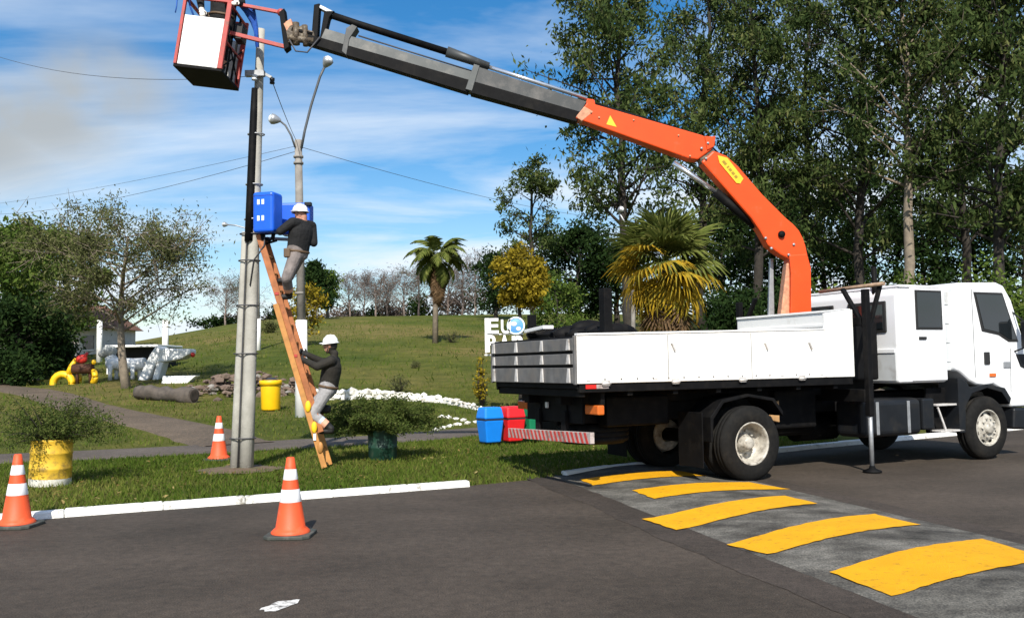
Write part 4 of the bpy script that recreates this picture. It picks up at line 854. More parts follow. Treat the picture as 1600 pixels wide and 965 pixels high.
    sm = o.modifiers.new('s', 'SMOOTH'); sm.factor = .5; sm.iterations = 6
    dg = bpy.context.evaluated_depsgraph_get(); me = bpy.data.meshes.new_from_object(o.evaluated_get(dg)); o.modifiers.clear(); o.data = me
    names = sorted({s_[2] for s_ in segs}); me.materials.clear()
    for n_ in names: me.materials.append(M[n_])
    off = np.array(root_m(o).translation); C_ = np.zeros(len(me.polygons) * 3, dtype=np.float32); me.polygons.foreach_get('center', C_); C_ = C_.reshape(-1, 3) + off
    best = np.full(len(C_), 1e9); idx = np.zeros(len(C_), dtype=np.int32)
    for a, b, mt in segs:
        a_, b_ = np.array(a), np.array(b); ab = b_ - a_; t = np.clip(((C_ - a_) @ ab) / max(ab @ ab, 1e-9), 0, 1); d = np.linalg.norm(C_ - (a_ + t[:, None] * ab), axis=1)
        ok = d < best; best[ok] = d[ok]; idx[ok] = names.index(mt)
    me.polygons.foreach_set('material_index', idx); me.polygons.foreach_set('use_smooth', np.full(len(C_), True)); me.update()
    if helmet:
        tilt = J.get('tilt', Vector((0, 0, 1))).normalized(); c = hd + Vector((0, 0, .035)); m = MB()
        m.lathe(c, tilt, [(.118, -.005), (.119, .02), (.112, .062), (.09, .098), (.05, .118), (.001, .123)], 24); hm = m.build('hard_hat', 'helmet', e)
        m = MB(); m.lathe(c, tilt, [(.112, .0), (.136, -.010), (.138, -.002), (.114, .010)], 24); m.build('brim', 'helmet', hm)
        m = MB(); m.ell(c + hf * .12, (.075, .06, .012), 12, 6, hr); m.build('visor', 'helmet', hm)
        m = MB(); m.tube([c + hf * .11 + Vector((0, 0, .03)), c + hf * .06 + Vector((0, 0, .118)), c + Vector((0, 0, .13)), c - hf * .06 + Vector((0, 0, .118)), c - hf * .11 + Vector((0, 0, .03))], .010, 6); m.build('ridge', 'helmet', hm)
        m = MB()
        m.tube([hd + hl * .085 + Vector((0, 0, .03)), hd + hl * .062 + hf * .05 - Vector((0, 0, .10)), hd + hf * .06 - Vector((0, 0, .122)), hd - hl * .062 + hf * .05 - Vector((0, 0, .10)), hd - hl * .085 + Vector((0, 0, .03))], .006, 5); m.build('chin_strap', 'wire', e)
    for sg in (1, -1): m = MB(); m.ell(hd + hf * .088 + hl * sg * .032 + Vector((0, 0, .012)), (.013, .008, .009), 8, 6, hr); m.build('eye', 'eye', e)
    m = MB(); m.ell(hd + hf * .088 - Vector((0, 0, .065)), (.024, .010, .007), 8, 6, hr); m.build('mouth', 'band', e)
    m = MB(); m.ell(hd - hf * .018 + Vector((0, 0, .01)), (.082, .088, .112), 14, 10, hr); m.build('hair', 'hair', e)
    m = MB()
    pts = [hip.lerp(sh, .16) + lat * .185 * math.cos(a) + fw * .14 * math.sin(a) for a in [2 * math.pi * k / 20 for k in range(21)]]; m.tube(pts, .022, 6, caps=False); bo = m.build('belt', 'belt', e)
    m = MB(); pc = hip.lerp(sh, .08) + lat * J.get('pouch', -1) * .20; m.box(pc - Vector((.05, .045, .08)), pc + Vector((.05, .045, .06))); m.build('tool_pouch', 'belt', bo, bevel=.015)
    return e
def rail_pt(z, s_, o=.12):
    u_ = (z - LBs.z) / LD.z; return lp(u_, s_, o)
V3 = Vector
yl = (LBs.y + LTp.y) / 2
# climber on the low rungs
h2 = D(515, 541, 13.75); x2 = h2.x; y2 = rail_pt(1.5, 0).y
J = dict(head=V3((x2, y2, h2.z - .02)))
hz = D(507, 612, 13.75).z; hx = D(508, 612, 13.75).x
J.update(hipL=V3((hx, y2 - .09, hz)), hipR=V3((hx, y2 + .09, hz)), shL=V3((x2 + .02, y2 - .19, hz + .47)), shR=V3((x2 + .02, y2 + .19, hz + .47)))
J['head'] = V3((x2 - .02, y2, hz + .71)); f1 = rail_pt(.56, -.1, .12); f2 = rail_pt(.86, .1, .12)
J.update(footL=f1 + V3((.10, 0, .09)), footR=f2 + V3((.10, 0, .09)))
J.update(knL=V3((hx - .20, y2 - .13, hz - .34)), knR=V3((hx - .30, y2 + .16, hz - .25)))
g1 = rail_pt(hz + .47, -.165, .10); g2 = rail_pt(hz + .56, .165, .10)
J.update(haL=g1 + V3((.07, -.0, -.01)), haR=g2 + V3((.07, .0, -.01))); J.update(elL=J['haL'] + V3((.22, -.09, -.10)), elR=J['haR'] + V3((.22, .09, -.12)))
J['palmL'] = V3((0, 1, 0)); J['palmR'] = V3((0, -1, 0)); J['tilt'] = V3((-.12, 0, 1))
person('person', 'person in white hard hat, dark jacket and grey trousers climbing the lower ladder', J, dict(top='jacket_olive', leg='trousers_pale', skin='skin', neck='jacket_olive', band='band', band2='band_pale', boot='boot', glove='glove'), grip=dict(L=LD, R=LD))
# worker near the top, turned to the boxes
hx, hz = D(459, 398, 13.6).x, D(459, 398, 13.6).z; y1 = rail_pt(hz, 0).y - .12; hd1 = D(465, 331, 13.6)
J = dict(head=V3((hd1.x, y1 - .02, hd1.z - .01)), hipL=V3((hx, y1 - .09, hz)), hipR=V3((hx, y1 + .09, hz)), shL=V3((hd1.x - .08, y1 - .19, hz + .50)), shR=V3((hd1.x + .14, y1 + .14, hz + .49)))
f1 = rail_pt(2.62, -.12, .12); f2 = rail_pt(2.90, .12, .12)
J.update(footL=f1 + V3((.08, 0, .10)), footR=f2 + V3((.10, 0, .10)), knL=V3((hx - .10, y1 - .24, hz - .37)), knR=V3((hx - .16, y1 + .25, hz - .24)))
J.update(elL=V3((hd1.x - .26, y1 - .22, hz + .36)), haL=V3((hd1.x - .30, y1 + .02, hz + .42)), elR=V3((hd1.x + .18, y1 + .10, hz + .22)), haR=V3((hd1.x + .0, y1 + .30, hz + .34)))
J['palmL'] = V3((0, 1, 0)); J['palmR'] = V3((-1, 0, 0)); J['tilt'] = V3((-.05, 0, 1)); J['toe'] = V3((-1, 0, 0)); J['pouch'] = 1
person('person', 'person in white hard hat and black jacket working by the blue boxes up the ladder', J, dict(top='jacket', leg='trousers', skin='skin', neck='skin', band='band', band2='trousers', boot='boot', glove='glove'), face=V3((-.5, -.85, 0)), grip=dict(L=V3((0, 0, 1)), R=V3((0, 0, 1))))
# worker standing in the bucket
def BP(x, y, z): return BM @ Vector((x, y, z))
fb = V3((0, -1, -.1)); cx_ = bw * .62
J = dict(hipL=BP(cx_ + .09, .42, .92), hipR=BP(cx_ - .09, .42, .92), shL=BP(cx_ + .18, .40, 1.44), shR=BP(cx_ - .20, .36, 1.44), head=BP(cx_, .36, 1.68), knL=BP(cx_ + .10, .40, .5), knR=BP(cx_ - .10, .38, .5), footL=BP(cx_ + .10, .44, .14), footR=BP(cx_ - .10, .44, .14),
         elL=BP(cx_ + .30, .30, 1.2), haL=BP(cx_ + .30, .10, 1.12), elR=BP(cx_ - .30, .22, 1.16), haR=BP(.26, .07, .93), palmL=V3((0, 0, -1)), palmR=V3((0, 0, -1)))
person('person', 'person in dark clothes standing in the raised work bucket', J, dict(top='jacket', leg='jacket', skin='skin', neck='skin', band='band', band2='jacket', boot='boot', glove='glove_pale'), face=fb, grip=dict(L=V3((1, 0, 0)), R=V3((1, 0, 0))))
# blue cloth hanging between bucket arm and pole head
m = MB(); r0 = [((368, 4), (388, 8)), ((380, 18), (399, 16)), ((390, 34), (402, 30)), ((396, 48), (404, 46)), ((399, 62), (404, 62)), ((400, 74), (404, 74))]
pl = []; 
for i, (a, b) in enumerate(r0):
    yy = 13.30 + .04 * i; A_, B_ = D(*a, yy), D(*b, yy)
    pl.append([A_.lerp(B_, t) + Vector((0, .035 * math.sin(t * 9 + i), 0)) for t in (0, .2, .4, .6, .8, 1)])
vs = [p for row in pl for p in row]; vs += [p + Vector((0, .012, 0)) for p in vs]; n6 = 6; R_ = len(pl); off = R_ * n6
fs = [(i * n6 + j, i * n6 + j + 1, (i + 1) * n6 + j + 1, (i + 1) * n6 + j) for i in range(R_ - 1) for j in range(n6 - 1)]; fs += [tuple(off + k for k in reversed(f)) for f in fs]
for i in range(R_ - 1):
    for j in (0, n6 - 1): fs.append((i * n6 + j, (i + 1) * n6 + j, off + (i + 1) * n6 + j, off + i * n6 + j))
m.add(vs, fs, True); tag(m.build('cloth_sling', 'cloth_blue', origin=pl[0][2]), 'twisted blue cloth sling hanging from the bucket arm at the pole head', 'sling')

# ------------------------------------------------------------------ cones, planters, bins
def cone(loc, label, hgt=.75, base=True):
    e = empty('traffic_cone', loc, label, 'traffic cone', 'orange and white traffic cones'); k = hgt / .75; L = Vector(loc)
    m = MB(Matrix.Translation(L))
    m.prism([(-.22, -.16, 0), (-.16, -.22, 0), (.16, -.22, 0), (.22, -.16, 0), (.22, .16, 0), (.16, .22, 0), (-.16, .22, 0), (-.22, .16, 0)], (0, 0, .035)); m.build('base', 'cone_base', e, bevel=.008)
    def R(z): return .155 - .118 * z / .75
    lv = [(.035, .33, 'cone_orange'), (.33, .45, 'cone_white'), (.45, .54, 'cone_orange'), (.54, .64, 'cone_white'), (.64, .75, 'cone_orange')]
    for i, (z0, z1, mt) in enumerate(lv):
        pr = [(R(z0), z0 * k), (R(z1), z1 * k)]
        if i == 0: pr = [(.185, .036 * k), (.185, .05 * k), (.165, .07 * k), (R(.09), .09 * k), (R(z1), z1 * k)]
        if i == 4: pr += [(R(z1) - .012, z1 * k + .004), (.012, z1 * k + .002)]
        if mt == 'cone_white': pr = [(R(z0), z0 * k), (R(z0) + .002, z0 * k + .004), (R(z1) + .002, z1 * k - .004), (R(z1), z1 * k)]
        m = MB(Matrix.Translation(L)); m.lathe((0, 0, 0), (0, 0, 1), pr, 28); m.build('sleeve' if mt == 'cone_white' else 'cone_body', mt, e)
cone(G(26, 822), 'traffic cone at the left edge of the picture, in front of the yellow planter')
cone(G(454, 837), 'traffic cone standing alone on the asphalt, nearest the camera')
c3 = G(342, 715, .1); c3.z = h(c3.x, c3.y); cone(c3, 'traffic cone on the grass just left of the near utility pole')

def leaf_cloud(r, n, centers, radius, ln, wd, droop=0.0, flat=0.0):
    """diamond leaves round given centres; returns verts, quads"""
    C_ = centers[r.integers(0, len(centers), n)]; rad = radius if np.isscalar(radius) else radius[:, None]
    off = r.normal(0, 1, (n, 3)); off /= np.linalg.norm(off, axis=1, keepdims=True) + 1e-9; off *= (r.random((n, 1)) ** .5) * rad
    P = C_ + off; d = r.normal(0, 1, (n, 3)); d[:, 2] -= droop; d /= np.linalg.norm(d, axis=1, keepdims=True); q = r.normal(0, 1, (n, 3)); s_ = np.cross(d, q); s_ /= np.linalg.norm(s_, axis=1, keepdims=True) + 1e-9
    L = ln * r.uniform(.6, 1.3, (n, 1)); w_ = wd * r.uniform(.7, 1.3, (n, 1))
    V = np.stack([P - d * L / 2, P + s_ * w_ / 2, P + d * L / 2, P - s_ * w_ / 2], 1).reshape(-1, 3); return V, np.arange(4 * n).reshape(n, 4), P
def shrub(e, c, rx, rz, seed, nst=40, nleaf=5200, ln=.05, wd=.014, material='leaf_bush', low=.0):
    r = np.random.default_rng(seed); m = MB(); tips = []
    for i in range(nst):
        a = r.uniform(0, 2 * np.pi); el = r.uniform(low, 1.35); L = r.uniform(.55, 1.0); d = np.array([math.cos(a) * math.cos(el) * rx, math.sin(a) * math.cos(el) * rx, math.sin(el) * rz + .05]) * L
        p0 = np.array(c) + np.array([math.cos(a), math.sin(a), 0]) * .08; pts = [p0 + d * t + np.array([0, 0, .12 * rz * math.sin(t * 3)]) + r.normal(0, .02, 3) * t for t in (0, .35, .7, 1)]
        m.tube([tuple(p) for p in pts], [.009, .007, .004, .002], 4); 
        for t in np.linspace(.2, 1, 9): tips.append(p0 + d * t + np.array([0, 0, .12 * rz * math.sin(t * 3)]))
    m.build('stems', 'bark_dark', e); V, Fq, P = leaf_cloud(r, nleaf, np.array(tips), .12, ln, wd)
    npmesh('foliage', V, Fq, material, e, tint=np.clip(r.normal(.45, .25, nleaf), 0, 1))
pY = G(78, 752, .11); pY.z = h(pY.x, pY.y)
e = empty('planter', pY, 'stained yellow drum planter with white foot and straggly shrub on the left verge', 'planter')
XY = Matrix.Translation(pY) @ Matrix.Rotation(math.radians(2), 4, 'Y')
m = MB(XY); m.lathe((0, 0, 0), (0, 0, 1), [(.262, 0), (.266, .01), (.268, .10)], 28); m.build('foot_band', 'drum_white', e)
m = MB(XY); m.lathe((0, 0, 0), (0, 0, 1), [(.269, .10), (.266, .22), (.275, .235), (.266, .25), (.264, .43), (.274, .445), (.264, .46), (.268, .60), (.275, .615), (.268, .63), (.245, .63), (.245, .58)], 28); m.build('drum', 'drum_yellow', e)
m = MB(XY); m.lathe((0, 0, .575), (0, 0, 1), [(.247, 0), (.1, .03), (.001, .035)], 20); m.build('soil', 'soil', e)
shrub(e, pY + Vector((.05, 0, .58)), .92, .62, 5, 60, 9000, .055, .014, low=-.12)
pG = G(598, 713, .11); pG.z = h(pG.x, pG.y)
e = empty('planter', pG, 'dark green drum planter with a wide low bush, right of the ladder', 'planter')
m = MB(Matrix.Translation(pG)); m.lathe((0, 0, 0), (0, 0, 1), [(.22, 0), (.235, .02), (.24, .2), (.25, .215), (.24, .23), (.25, .48), (.26, .5), (.24, .5), (.235, .45)], 26); m.build('drum', 'drum_green', e)
m = MB(Matrix.Translation(pG)); m.lathe((0, 0, .45), (0, 0, 1), [(.238, 0), (.1, .02), (.001, .03)], 20); m.build('soil', 'soil', e)
shrub(e, pG + Vector((0, 0, .48)), 1.10, .55, 6, 90, 24000, .06, .02, 'leaf_bush', low=-.10)
yb = T(423, 641)
e = empty('litter_bin', yb, 'bright yellow round litter bin on the grass right of the near pole', 'litter bin')
kk = yb.y / 25.0
m = MB(Matrix.Translation(yb) @ Matrix.Scale(kk, 4)); m.lathe((0, 0, 0), (0, 0, 1), [(.001, .01), (.24, .01), (.26, .05), (.275, .66), (.28, .70)], 24); m.build('barrel', 'bin_yellow', e)
m = MB(Matrix.Translation(yb) @ Matrix.Scale(kk, 4)); m.lathe((0, 0, .70), (0, 0, 1), [(.28, 0), (.305, .0), (.31, .12), (.29, .14), (.25, .14), (.25, .02)], 24); m.build('rim', 'bin_yellow', e)
m = MB(Matrix.Translation(yb) @ Matrix.Scale(kk, 4)); m.ell((.02, 0, .80), (.2, .2, .12)); m.build('refuse_bag', 'bin_dark', e)
# recycling bins on a frame
bl = G(766, 691, .12); bl.z = h(bl.x, bl.y); dv = Vector((math.cos(TA + .1), math.sin(TA + .1), 0))
for i, (mt, cn) in enumerate((('bin_blue', 'blue'), ('bin_red', 'red'), ('bin_green', 'green'))):
    c = bl + dv * (.50 * i) + Vector((0, .0, 0)); c.z = h(c.x, c.y); e = empty('recycling_bin', c, {'blue': 'blue lidded recycling bin behind the truck tail', 'red': 'red lidded recycling bin between the blue and green ones', 'green': 'green lidded recycling bin mostly hidden by the truck tail'}[cn], 'recycling bin', 'recycling bins in a row')
    X = Matrix.Translation(c) @ Matrix.Rotation(TA + .1, 4, 'Z'); m = MB(X)
    m.add([(-.16, -.15, .06), (.16, -.15, .06), (.16, .15, .06), (-.16, .15, .06), (-.21, -.19, .50), (.21, -.19, .50), (.21, .19, .50), (-.21, .19, .50)], [(0, 3, 2, 1), (4, 5, 6, 7), (0, 1, 5, 4), (1, 2, 6, 5), (2, 3, 7, 6), (3, 0, 4, 7)]); bd = m.build('body', mt, e, bevel=.03, seg=3)
    m = MB(X); m.add([(-.22, -.20, .51), (.22, -.20, .51), (.22, .20, .51), (-.22, .20, .51), (-.19, -.15, .74), (.19, -.15, .74), (.19, .15, .74), (-.19, .15, .74)], [(0, 3, 2, 1), (4, 5, 6, 7), (0, 1, 5, 4), (1, 2, 6, 5), (2, 3, 7, 6), (3, 0, 4, 7)]); m.build('lid', mt, e, bevel=.04, seg=3)
    m = MB(X); m.box((-.215, -.196, .497), (.215, .196, .512)); m.build('seam', 'bin_dark', e)
    m = MB(X); m.tube([(0, .24, -.1), (0, .24, .6)], .03, 8); m.bar((0, .24, .3), (0, .16, .3), .05, .05); m.build('post', 'galv', e)

# ------------------------------------------------------------------ lamp posts and wires
def lamp_head(e, p, d):
    m = MB(); m.lathe(p, d, [(.04, -.05), (.09, .02), (.14, .12), (.15, .20), (.10, .24), (.001, .25)], 16); hd_ = m.build('lamp_head', 'galv', e)
    m = MB(); m.lathe(Vector(p) + Vector(d).normalized() * .13, d, [(.13, 0), (.12, .10), (.07, .15), (.001, .16)], 14); m.build('lamp_bowl', 'lamp_bowl', hd_)
p2b = T(471, 651); y_ = p2b.y; p2t = D(466, 219, y_)
e = empty('lamp_post', p2b, 'concrete lamp post with white painted foot behind the ladder, two curved arms', 'lamp post')
zw = D(468, 500, y_).z
m = MB(); m.tube([p2b - Vector((0, 0, .3)), Vector((p2b.x, y_, zw))], [.175, .155], 16); m.build('painted_foot', 'post_paint', e)
m = MB(); m.tube([Vector((p2b.x, y_, zw - .02)), Vector(((p2b.x + p2t.x) / 2, y_, (zw + p2t.z) / 2)), p2t], [.118, .108, .10], 14); m.build('shaft', 'concrete_old', e)
for z in (D(468, 245, y_).z, D(468, 255, y_).z, D(468, 458, y_).z): m = MB(); m.lathe((p2b.x + (p2t.x - p2b.x) * z / p2t.z, y_, z), (0, 0, 1), [(.10, -.03), (.135, -.03), (.135, .03), (.10, .03)], 14); m.build('clamp', 'concrete_old', e)
pa = [D(471, 232, y_ - .1), D(476, 205, y_ - .1), D(486, 165, y_ - .1), D(500, 120, y_ - .1), D(508, 103, y_ - .1)]
m = MB(); m.tube(pa, .036, 8); m.build('arm', 'arm_grey', e); lamp_head(e, pa[-1], Vector((.45, -.25, .6)))
pa = [D(461, 230, y_ - .1), D(455, 212, y_ - .1), D(446, 196, y_ - .1), D(436, 188, y_ - .1)]
m = MB(); m.tube(pa, .026, 8); m.build('arm', 'arm_grey', e); lamp_head(e, pa[-1], Vector((-.9, -.2, .15)))
p3b = T(403, 547)
e = empty('lamp_post', p3b, 'distant slim lamp post with white foot just right of the near pole', 'lamp post')
m = MB(); m.tube([p3b - Vector((0, 0, .3)), D(403, 498, p3b.y)], .16, 10); m.build('painted_foot', 'post_paint', e)
m = MB(); m.tube([D(403, 499, p3b.y), D(403, 440, p3b.y), D(402, 370, p3b.y)], [.11, .1, .09], 8); m.build('shaft', 'concrete_old', e)
pa = [D(402, 372, p3b.y), D(390, 358, p3b.y), D(368, 352, p3b.y), D(355, 351, p3b.y)]; m = MB(); m.tube(pa, .04, 6); m.build('arm', 'galv', e); lamp_head(e, pa[-1], Vector((-1, 0, .1)))
lb = D(988, 560, 40); lb.z = h(lb.x, lb.y)
e = empty('lamp_post', lb, 'thin street lamp whose bent arm shows beside the fan palm', 'lamp post')
m = MB(); m.tube([lb - Vector((0, 0, .3)), D(990, 400, 40)], [.12, .08], 10); m.build('shaft', 'concrete_old', e)
pa = [D(990, 402, 40), D(984, 368, 40), D(975, 345, 40), D(966, 330, 40)]; m = MB(); m.tube(pa, .04, 6); m.build('arm', 'galv', e); lamp_head(e, pa[-1], Vector((.6, -.4, .35)))
def wire(a, b, sag, rad, label):
    a, b = Vector(a), Vector(b); pts = [a.lerp(b, t / 16) - Vector((0, 0, sag * 4 * (t / 16) * (1 - t / 16))) for t in range(17)]; m = MB(); m.tube(pts, rad, 5)
    tag(m.build('overhead_wire', 'wire', origin=a), label, 'wire', 'overhead wires')
wire(tp + Vector((.27, -.06, -.12)), D(464, 222, y_), .05, .007, 'wire running down from the near pole head to the lamp post behind')
wire(D(471, 230, y_), D(1010, 345, 60), .5, .008, 'wire leaving the lamp post to the right towards the tall trees')
wire(D(464, 236, y_), D(-40, 335, 52), .5, .008, 'lower wire leaving the lamp post to the left')
wire(D(464, 228, y_), D(-40, 322, 52), .2, .006, 'upper wire leaving the lamp post to the left')
wire(pole_at(6.2) + Vector((-.1, -.1, 0)), D(-60, 68, 22), .35, .005, 'thin wire passing behind the bucket to the top left')
# bare soil trodden round the foot of the near pole
m = MB(); pts = []
for k in range(26):
    a = 2 * math.pi * k / 26; rr_ = .62 + .22 * mnoise.noise(Vector((math.cos(a) * 1.7, math.sin(a) * 1.7, 2))) + rng.uniform(-.05, .05); x_, yy_ = PB.x + rr_ * math.cos(a) * 1.05, PB.y + rr_ * math.sin(a); pts.append((x_, yy_, h(x_, yy_) + .012))
m.add([(PB.x, PB.y, h(PB.x, PB.y) + .05)] + pts, [(0, k + 1, (k + 1) % 26 + 1) for k in range(26)]); sp_ = m.build('bare_soil', 'soil_patch', origin=PB); tag(sp_, 'patch of bare brown soil round the near pole foot', 'soil', kind='structure')
# weeds and fallen leaves on the verge
r5 = np.random.default_rng(77); n5 = 900; V5 = []
for k in range(n5):
    s5, d5 = r5.uniform(-5, 13), r5.uniform(.1, 6) ; p5 = K(s5) + NV * d5; z5 = hh(s5, d5, p5.x, p5.y) + .03; a5 = r5.uniform(0, 6.28); L5 = r5.uniform(.015, .045); u5 = np.array([math.cos(a5), math.sin(a5), r5.normal(0, .3)]) * L5; w5 = np.array([-math.sin(a5), math.cos(a5), r5.normal(0, .3)]) * L5 * .5; c5 = np.array([p5.x, p5.y, z5]); V5 += [c5 - u5, c5 + w5, c5 + u5, c5 - w5]
lf5 = npmesh('fallen_leaves', np.array(V5), np.arange(4 * n5).reshape(n5, 4), 'leaf_fallen', tint=r5.random(n5)); tag(lf5, 'dry fallen leaves scattered over the verge', 'leaves', kind='stuff')
#@@FAR
# ------------------------------------------------------------------ stones, log, playground, house, sign
def rock(m, c, r, rg):
    bm = bmesh.new(); bmesh.ops.create_icosphere(bm, subdivisions=1, radius=1); sx, sy, sz = (r * rg.uniform(.7, 1.3) for _ in range(3)); sx *= 1.25; sz *= .9; a = rg.uniform(-.5, .5); ca, sa = math.cos(a), math.sin(a)
    vs = []
    for v in bm.verts:
        k = rg.uniform(.75, 1.15); x, y, z = v.co.x * sx * k, v.co.y * sy * k, v.co.z * sz * .75 * k; vs.append(Vector(c) + Vector((x * ca - y * sa, x * sa + y * ca, z)))
    bm.verts.index_update(); fs = [tuple(v.index for v in f.verts) for f in bm.faces]; bm.free(); m.add(vs, fs)
rg = random.Random(11)
wall_px = [(468, 622), (500, 624), (540, 624), (580, 624), (620, 625), (655, 627), (690, 630), (715, 634), (742, 640), (765, 645)]
wp_ = [T(x, y) for x, y in wall_px]
sw = empty('stone_wall', wp_[0], 'low white painted stone wall along the foot of the hill', 'stone wall')
for i in range(len(wp_) - 1):
    a, b = wp_[i], wp_[i + 1]; n_ = max(3, int((b - a).length / .30)); ht = .36 if i < 4 else .33 - .045 * (i - 4)
    for lv in range(2):
        for k in range(n_):
            p = a.lerp(b, (k + .5 * lv + rg.random() * .3) / n_); m = MB(); rock(m, p + Vector((0, .02 + rg.uniform(-.05, .03) + .05 * lv, ht * (.20 + .50 * lv))), ht * rg.uniform(.30, .55), rg); m.build('stone', 'white_stone', sw, bevel=.012)
for i in range(len(wp_) - 2):
    a, b = wp_[i], wp_[i + 1]; ha_, hb_ = [(.30 if q < 4 else .27 - .045 * (q - 4)) for q in (i, i + 1)]; m = MB()
    m.add([a + Vector((0, -.05, -.1)), b + Vector((0, -.05, -.1)), b + Vector((0, .4, -.1)), a + Vector((0, .4, -.1)), a + Vector((0, .0, ha_)), b + Vector((0, .0, hb_)), b + Vector((0, .3, hb_)), a + Vector((0, .3, ha_))], [(0, 3, 2, 1), (4, 5, 6, 7), (0, 1, 5, 4), (1, 2, 6, 5), (2, 3, 7, 6), (3, 0, 4, 7)]); m.build('mortar_core', 'white_stone', sw, bevel=.04)
eg = [T(x, y) for x, y in ((640, 690), (680, 672), (715, 664), (745, 660), (775, 660))]; eb = [T(x, y) for x, y in ((690, 652), (712, 655), (735, 660))]
ed = empty('path_edging', eg[0], 'thin row of pale edging stones where the footpath bends', 'edging')
for pts in (eg[1:], eb):
    for a, b in zip(pts, pts[1:]):
        n_ = max(2, int((b - a).length / .4))
        for k in range(n_): m = MB(); rock(m, a.lerp(b, k / n_) + Vector((0, 0, .02)), .09, rg); m.build('stone', 'white_stone', ed)
rc = T(345, 620)
rp_ = empty('rubble_pile', rc, 'heap of brown stones and rubble behind the near pole', 'rubble pile')
for i in range(190):
    u_ = rg.gauss(0, .55); v_ = rg.gauss(0, .6); hgt = max(0, .95 - abs(u_) * .6 - abs(v_) * .5) * rg.random(); p = rc + Vector((u_ * 2.2 + .5, 1.4 + v_ * 1.3, 0)); p.z = h(p.x, p.y) + hgt
    m = MB(); rock(m, p, rg.uniform(.06, .19), rg); m.build('stone', 'rubble' if rg.random() < .85 else 'concrete_old', rp_)
a, b = T(216, 624), T(303, 629); ln_ = (b - a).length; sc_l = ln_ / 2.0; a.z += .19 * sc_l; b.z += .18 * sc_l
lg = empty('log', (a + b) / 2 - Vector((0, 0, .25)), 'thick grey fallen log lying on the grass', 'log')
m = MB(); pts = [a.lerp(b, t / 16) + Vector((0, .03 * math.sin(t), .02 * math.sin(t * 1.7))) for t in range(17)]; m.tube(pts, [(.185 - .02 * (t == 16)) * sc_l for t in range(17)], 16)
for i_, v_ in enumerate(m.v): m.v[i_] = v_ + Vector((0, mnoise.noise(v_ * 2.2) * .09, mnoise.noise(v_ * 2.6 + Vector((5, 0, 0))) * .10))
m.build('bark', 'log_wood', lg)
m = MB(); dl = (b - a).normalized(); m.lathe(b + dl * .001, dl, [(.16 * sc_l, .03), (.15 * sc_l, .04), (.09 * sc_l, .03), (.001, .025)], 14); m.build('cut_end', 'log_end', lg)
# yellow tyre toy
ty = T(118, 600); s_ = ty.y / FPX; e = empty('tyre_rocker', ty, 'yellow tyre play animal with a red seat by the left trees', 'play equipment')
def PX(dx, dz, dy=0): return ty + Vector((dx * s_, dy, dz * s_))
def torus(m, c, R, r, axis, a0=0, a1=2 * math.pi, n=20):
    x, y, d = frame_of(axis); m.tube([Vector(c) + (x * math.cos(a0 + (a1 - a0) * k / n) + y * math.sin(a0 + (a1 - a0) * k / n)) * R for k in range(n + 1)], r, 10)
for dy in (0,):
    m = MB(); torus(m, PX(-20, 1), 15 * s_, 5.5 * s_, (0, 1, 0)); m.build('tyre', 'play_yellow', e)
m = MB(); torus(m, PX(28, 11), 8 * s_, 4.5 * s_, (.75, .66, 0)); m.build('tyre', 'play_yellow', e)
m = MB(); torus(m, PX(-3, 6, .45), 8 * s_, 4.5 * s_, (.9, .4, 0)); m.build('tyre', 'play_yellow', e)
m = MB(); m.tube([PX(-12, 14), PX(-6, 28), PX(0, 40)], [5 * s_, 5 * s_, 2.5 * s_], 8); m.build('neck', 'play_yellow', e)
m = MB(); m.tube([PX(-4, 24), PX(26, 24)], 8 * s_, 10); m.tube([PX(2, 22), PX(3, 0)], 2.2 * s_, 6); m.tube([PX(22, 22), PX(23, 0)], 2.2 * s_, 6); m.build('trunk_body', 'play_brown', e)
m = MB(); m.ell(PX(9, 39), (9 * s_, 6 * s_, 7 * s_)); m.tube([PX(12, 40), PX(18, 49)], [4 * s_, 2 * s_], 8); m.build('seat', 'play_red', e)
m = MB(); m.ell(PX(28, 34), (4 * s_, 3 * s_, 4 * s_)); m.build('tail_knob', 'play_yellow', e)
# white horse figure
wh = T(192, 592); s_ = wh.y / FPX; e = empty('horse_figure', wh, 'white horse play figure with grey head behind the bare tree', 'play equipment'); ty = wh
m = MB(); m.tube([PX(-24, 26), PX(-5, 24), PX(15, 23), PX(34, 24)], [9 * s_, 10 * s_, 9 * s_, 9 * s_], 12); m.tube([PX(-22, 28), PX(-14, 38)], [8 * s_, 5 * s_], 10); m.build('torso', 'play_white', e)
for dx, dy in ((-17, -.2), (-14, .25), (18, -.2), (22, .25)): m = MB(); m.tube([PX(dx, 22, dy), PX(dx, 9, dy), PX(dx, -2, dy)], [4.5 * s_, 3 * s_, 3.4 * s_], 8); m.build('leg', 'play_white', e)
m = MB(); m.ell(PX(-22, 44), (13 * s_, 8 * s_, 9 * s_)); m.ell(PX(-32, 40), (7 * s_, 6 * s_, 6 * s_)); m.build('head', 'play_grey', e)
m = MB(); m.tube([PX(34, 26), PX(40, 18), PX(41, 8)], [3 * s_, 3 * s_, 1 * s_], 6); m.build('tail', 'play_grey', e)
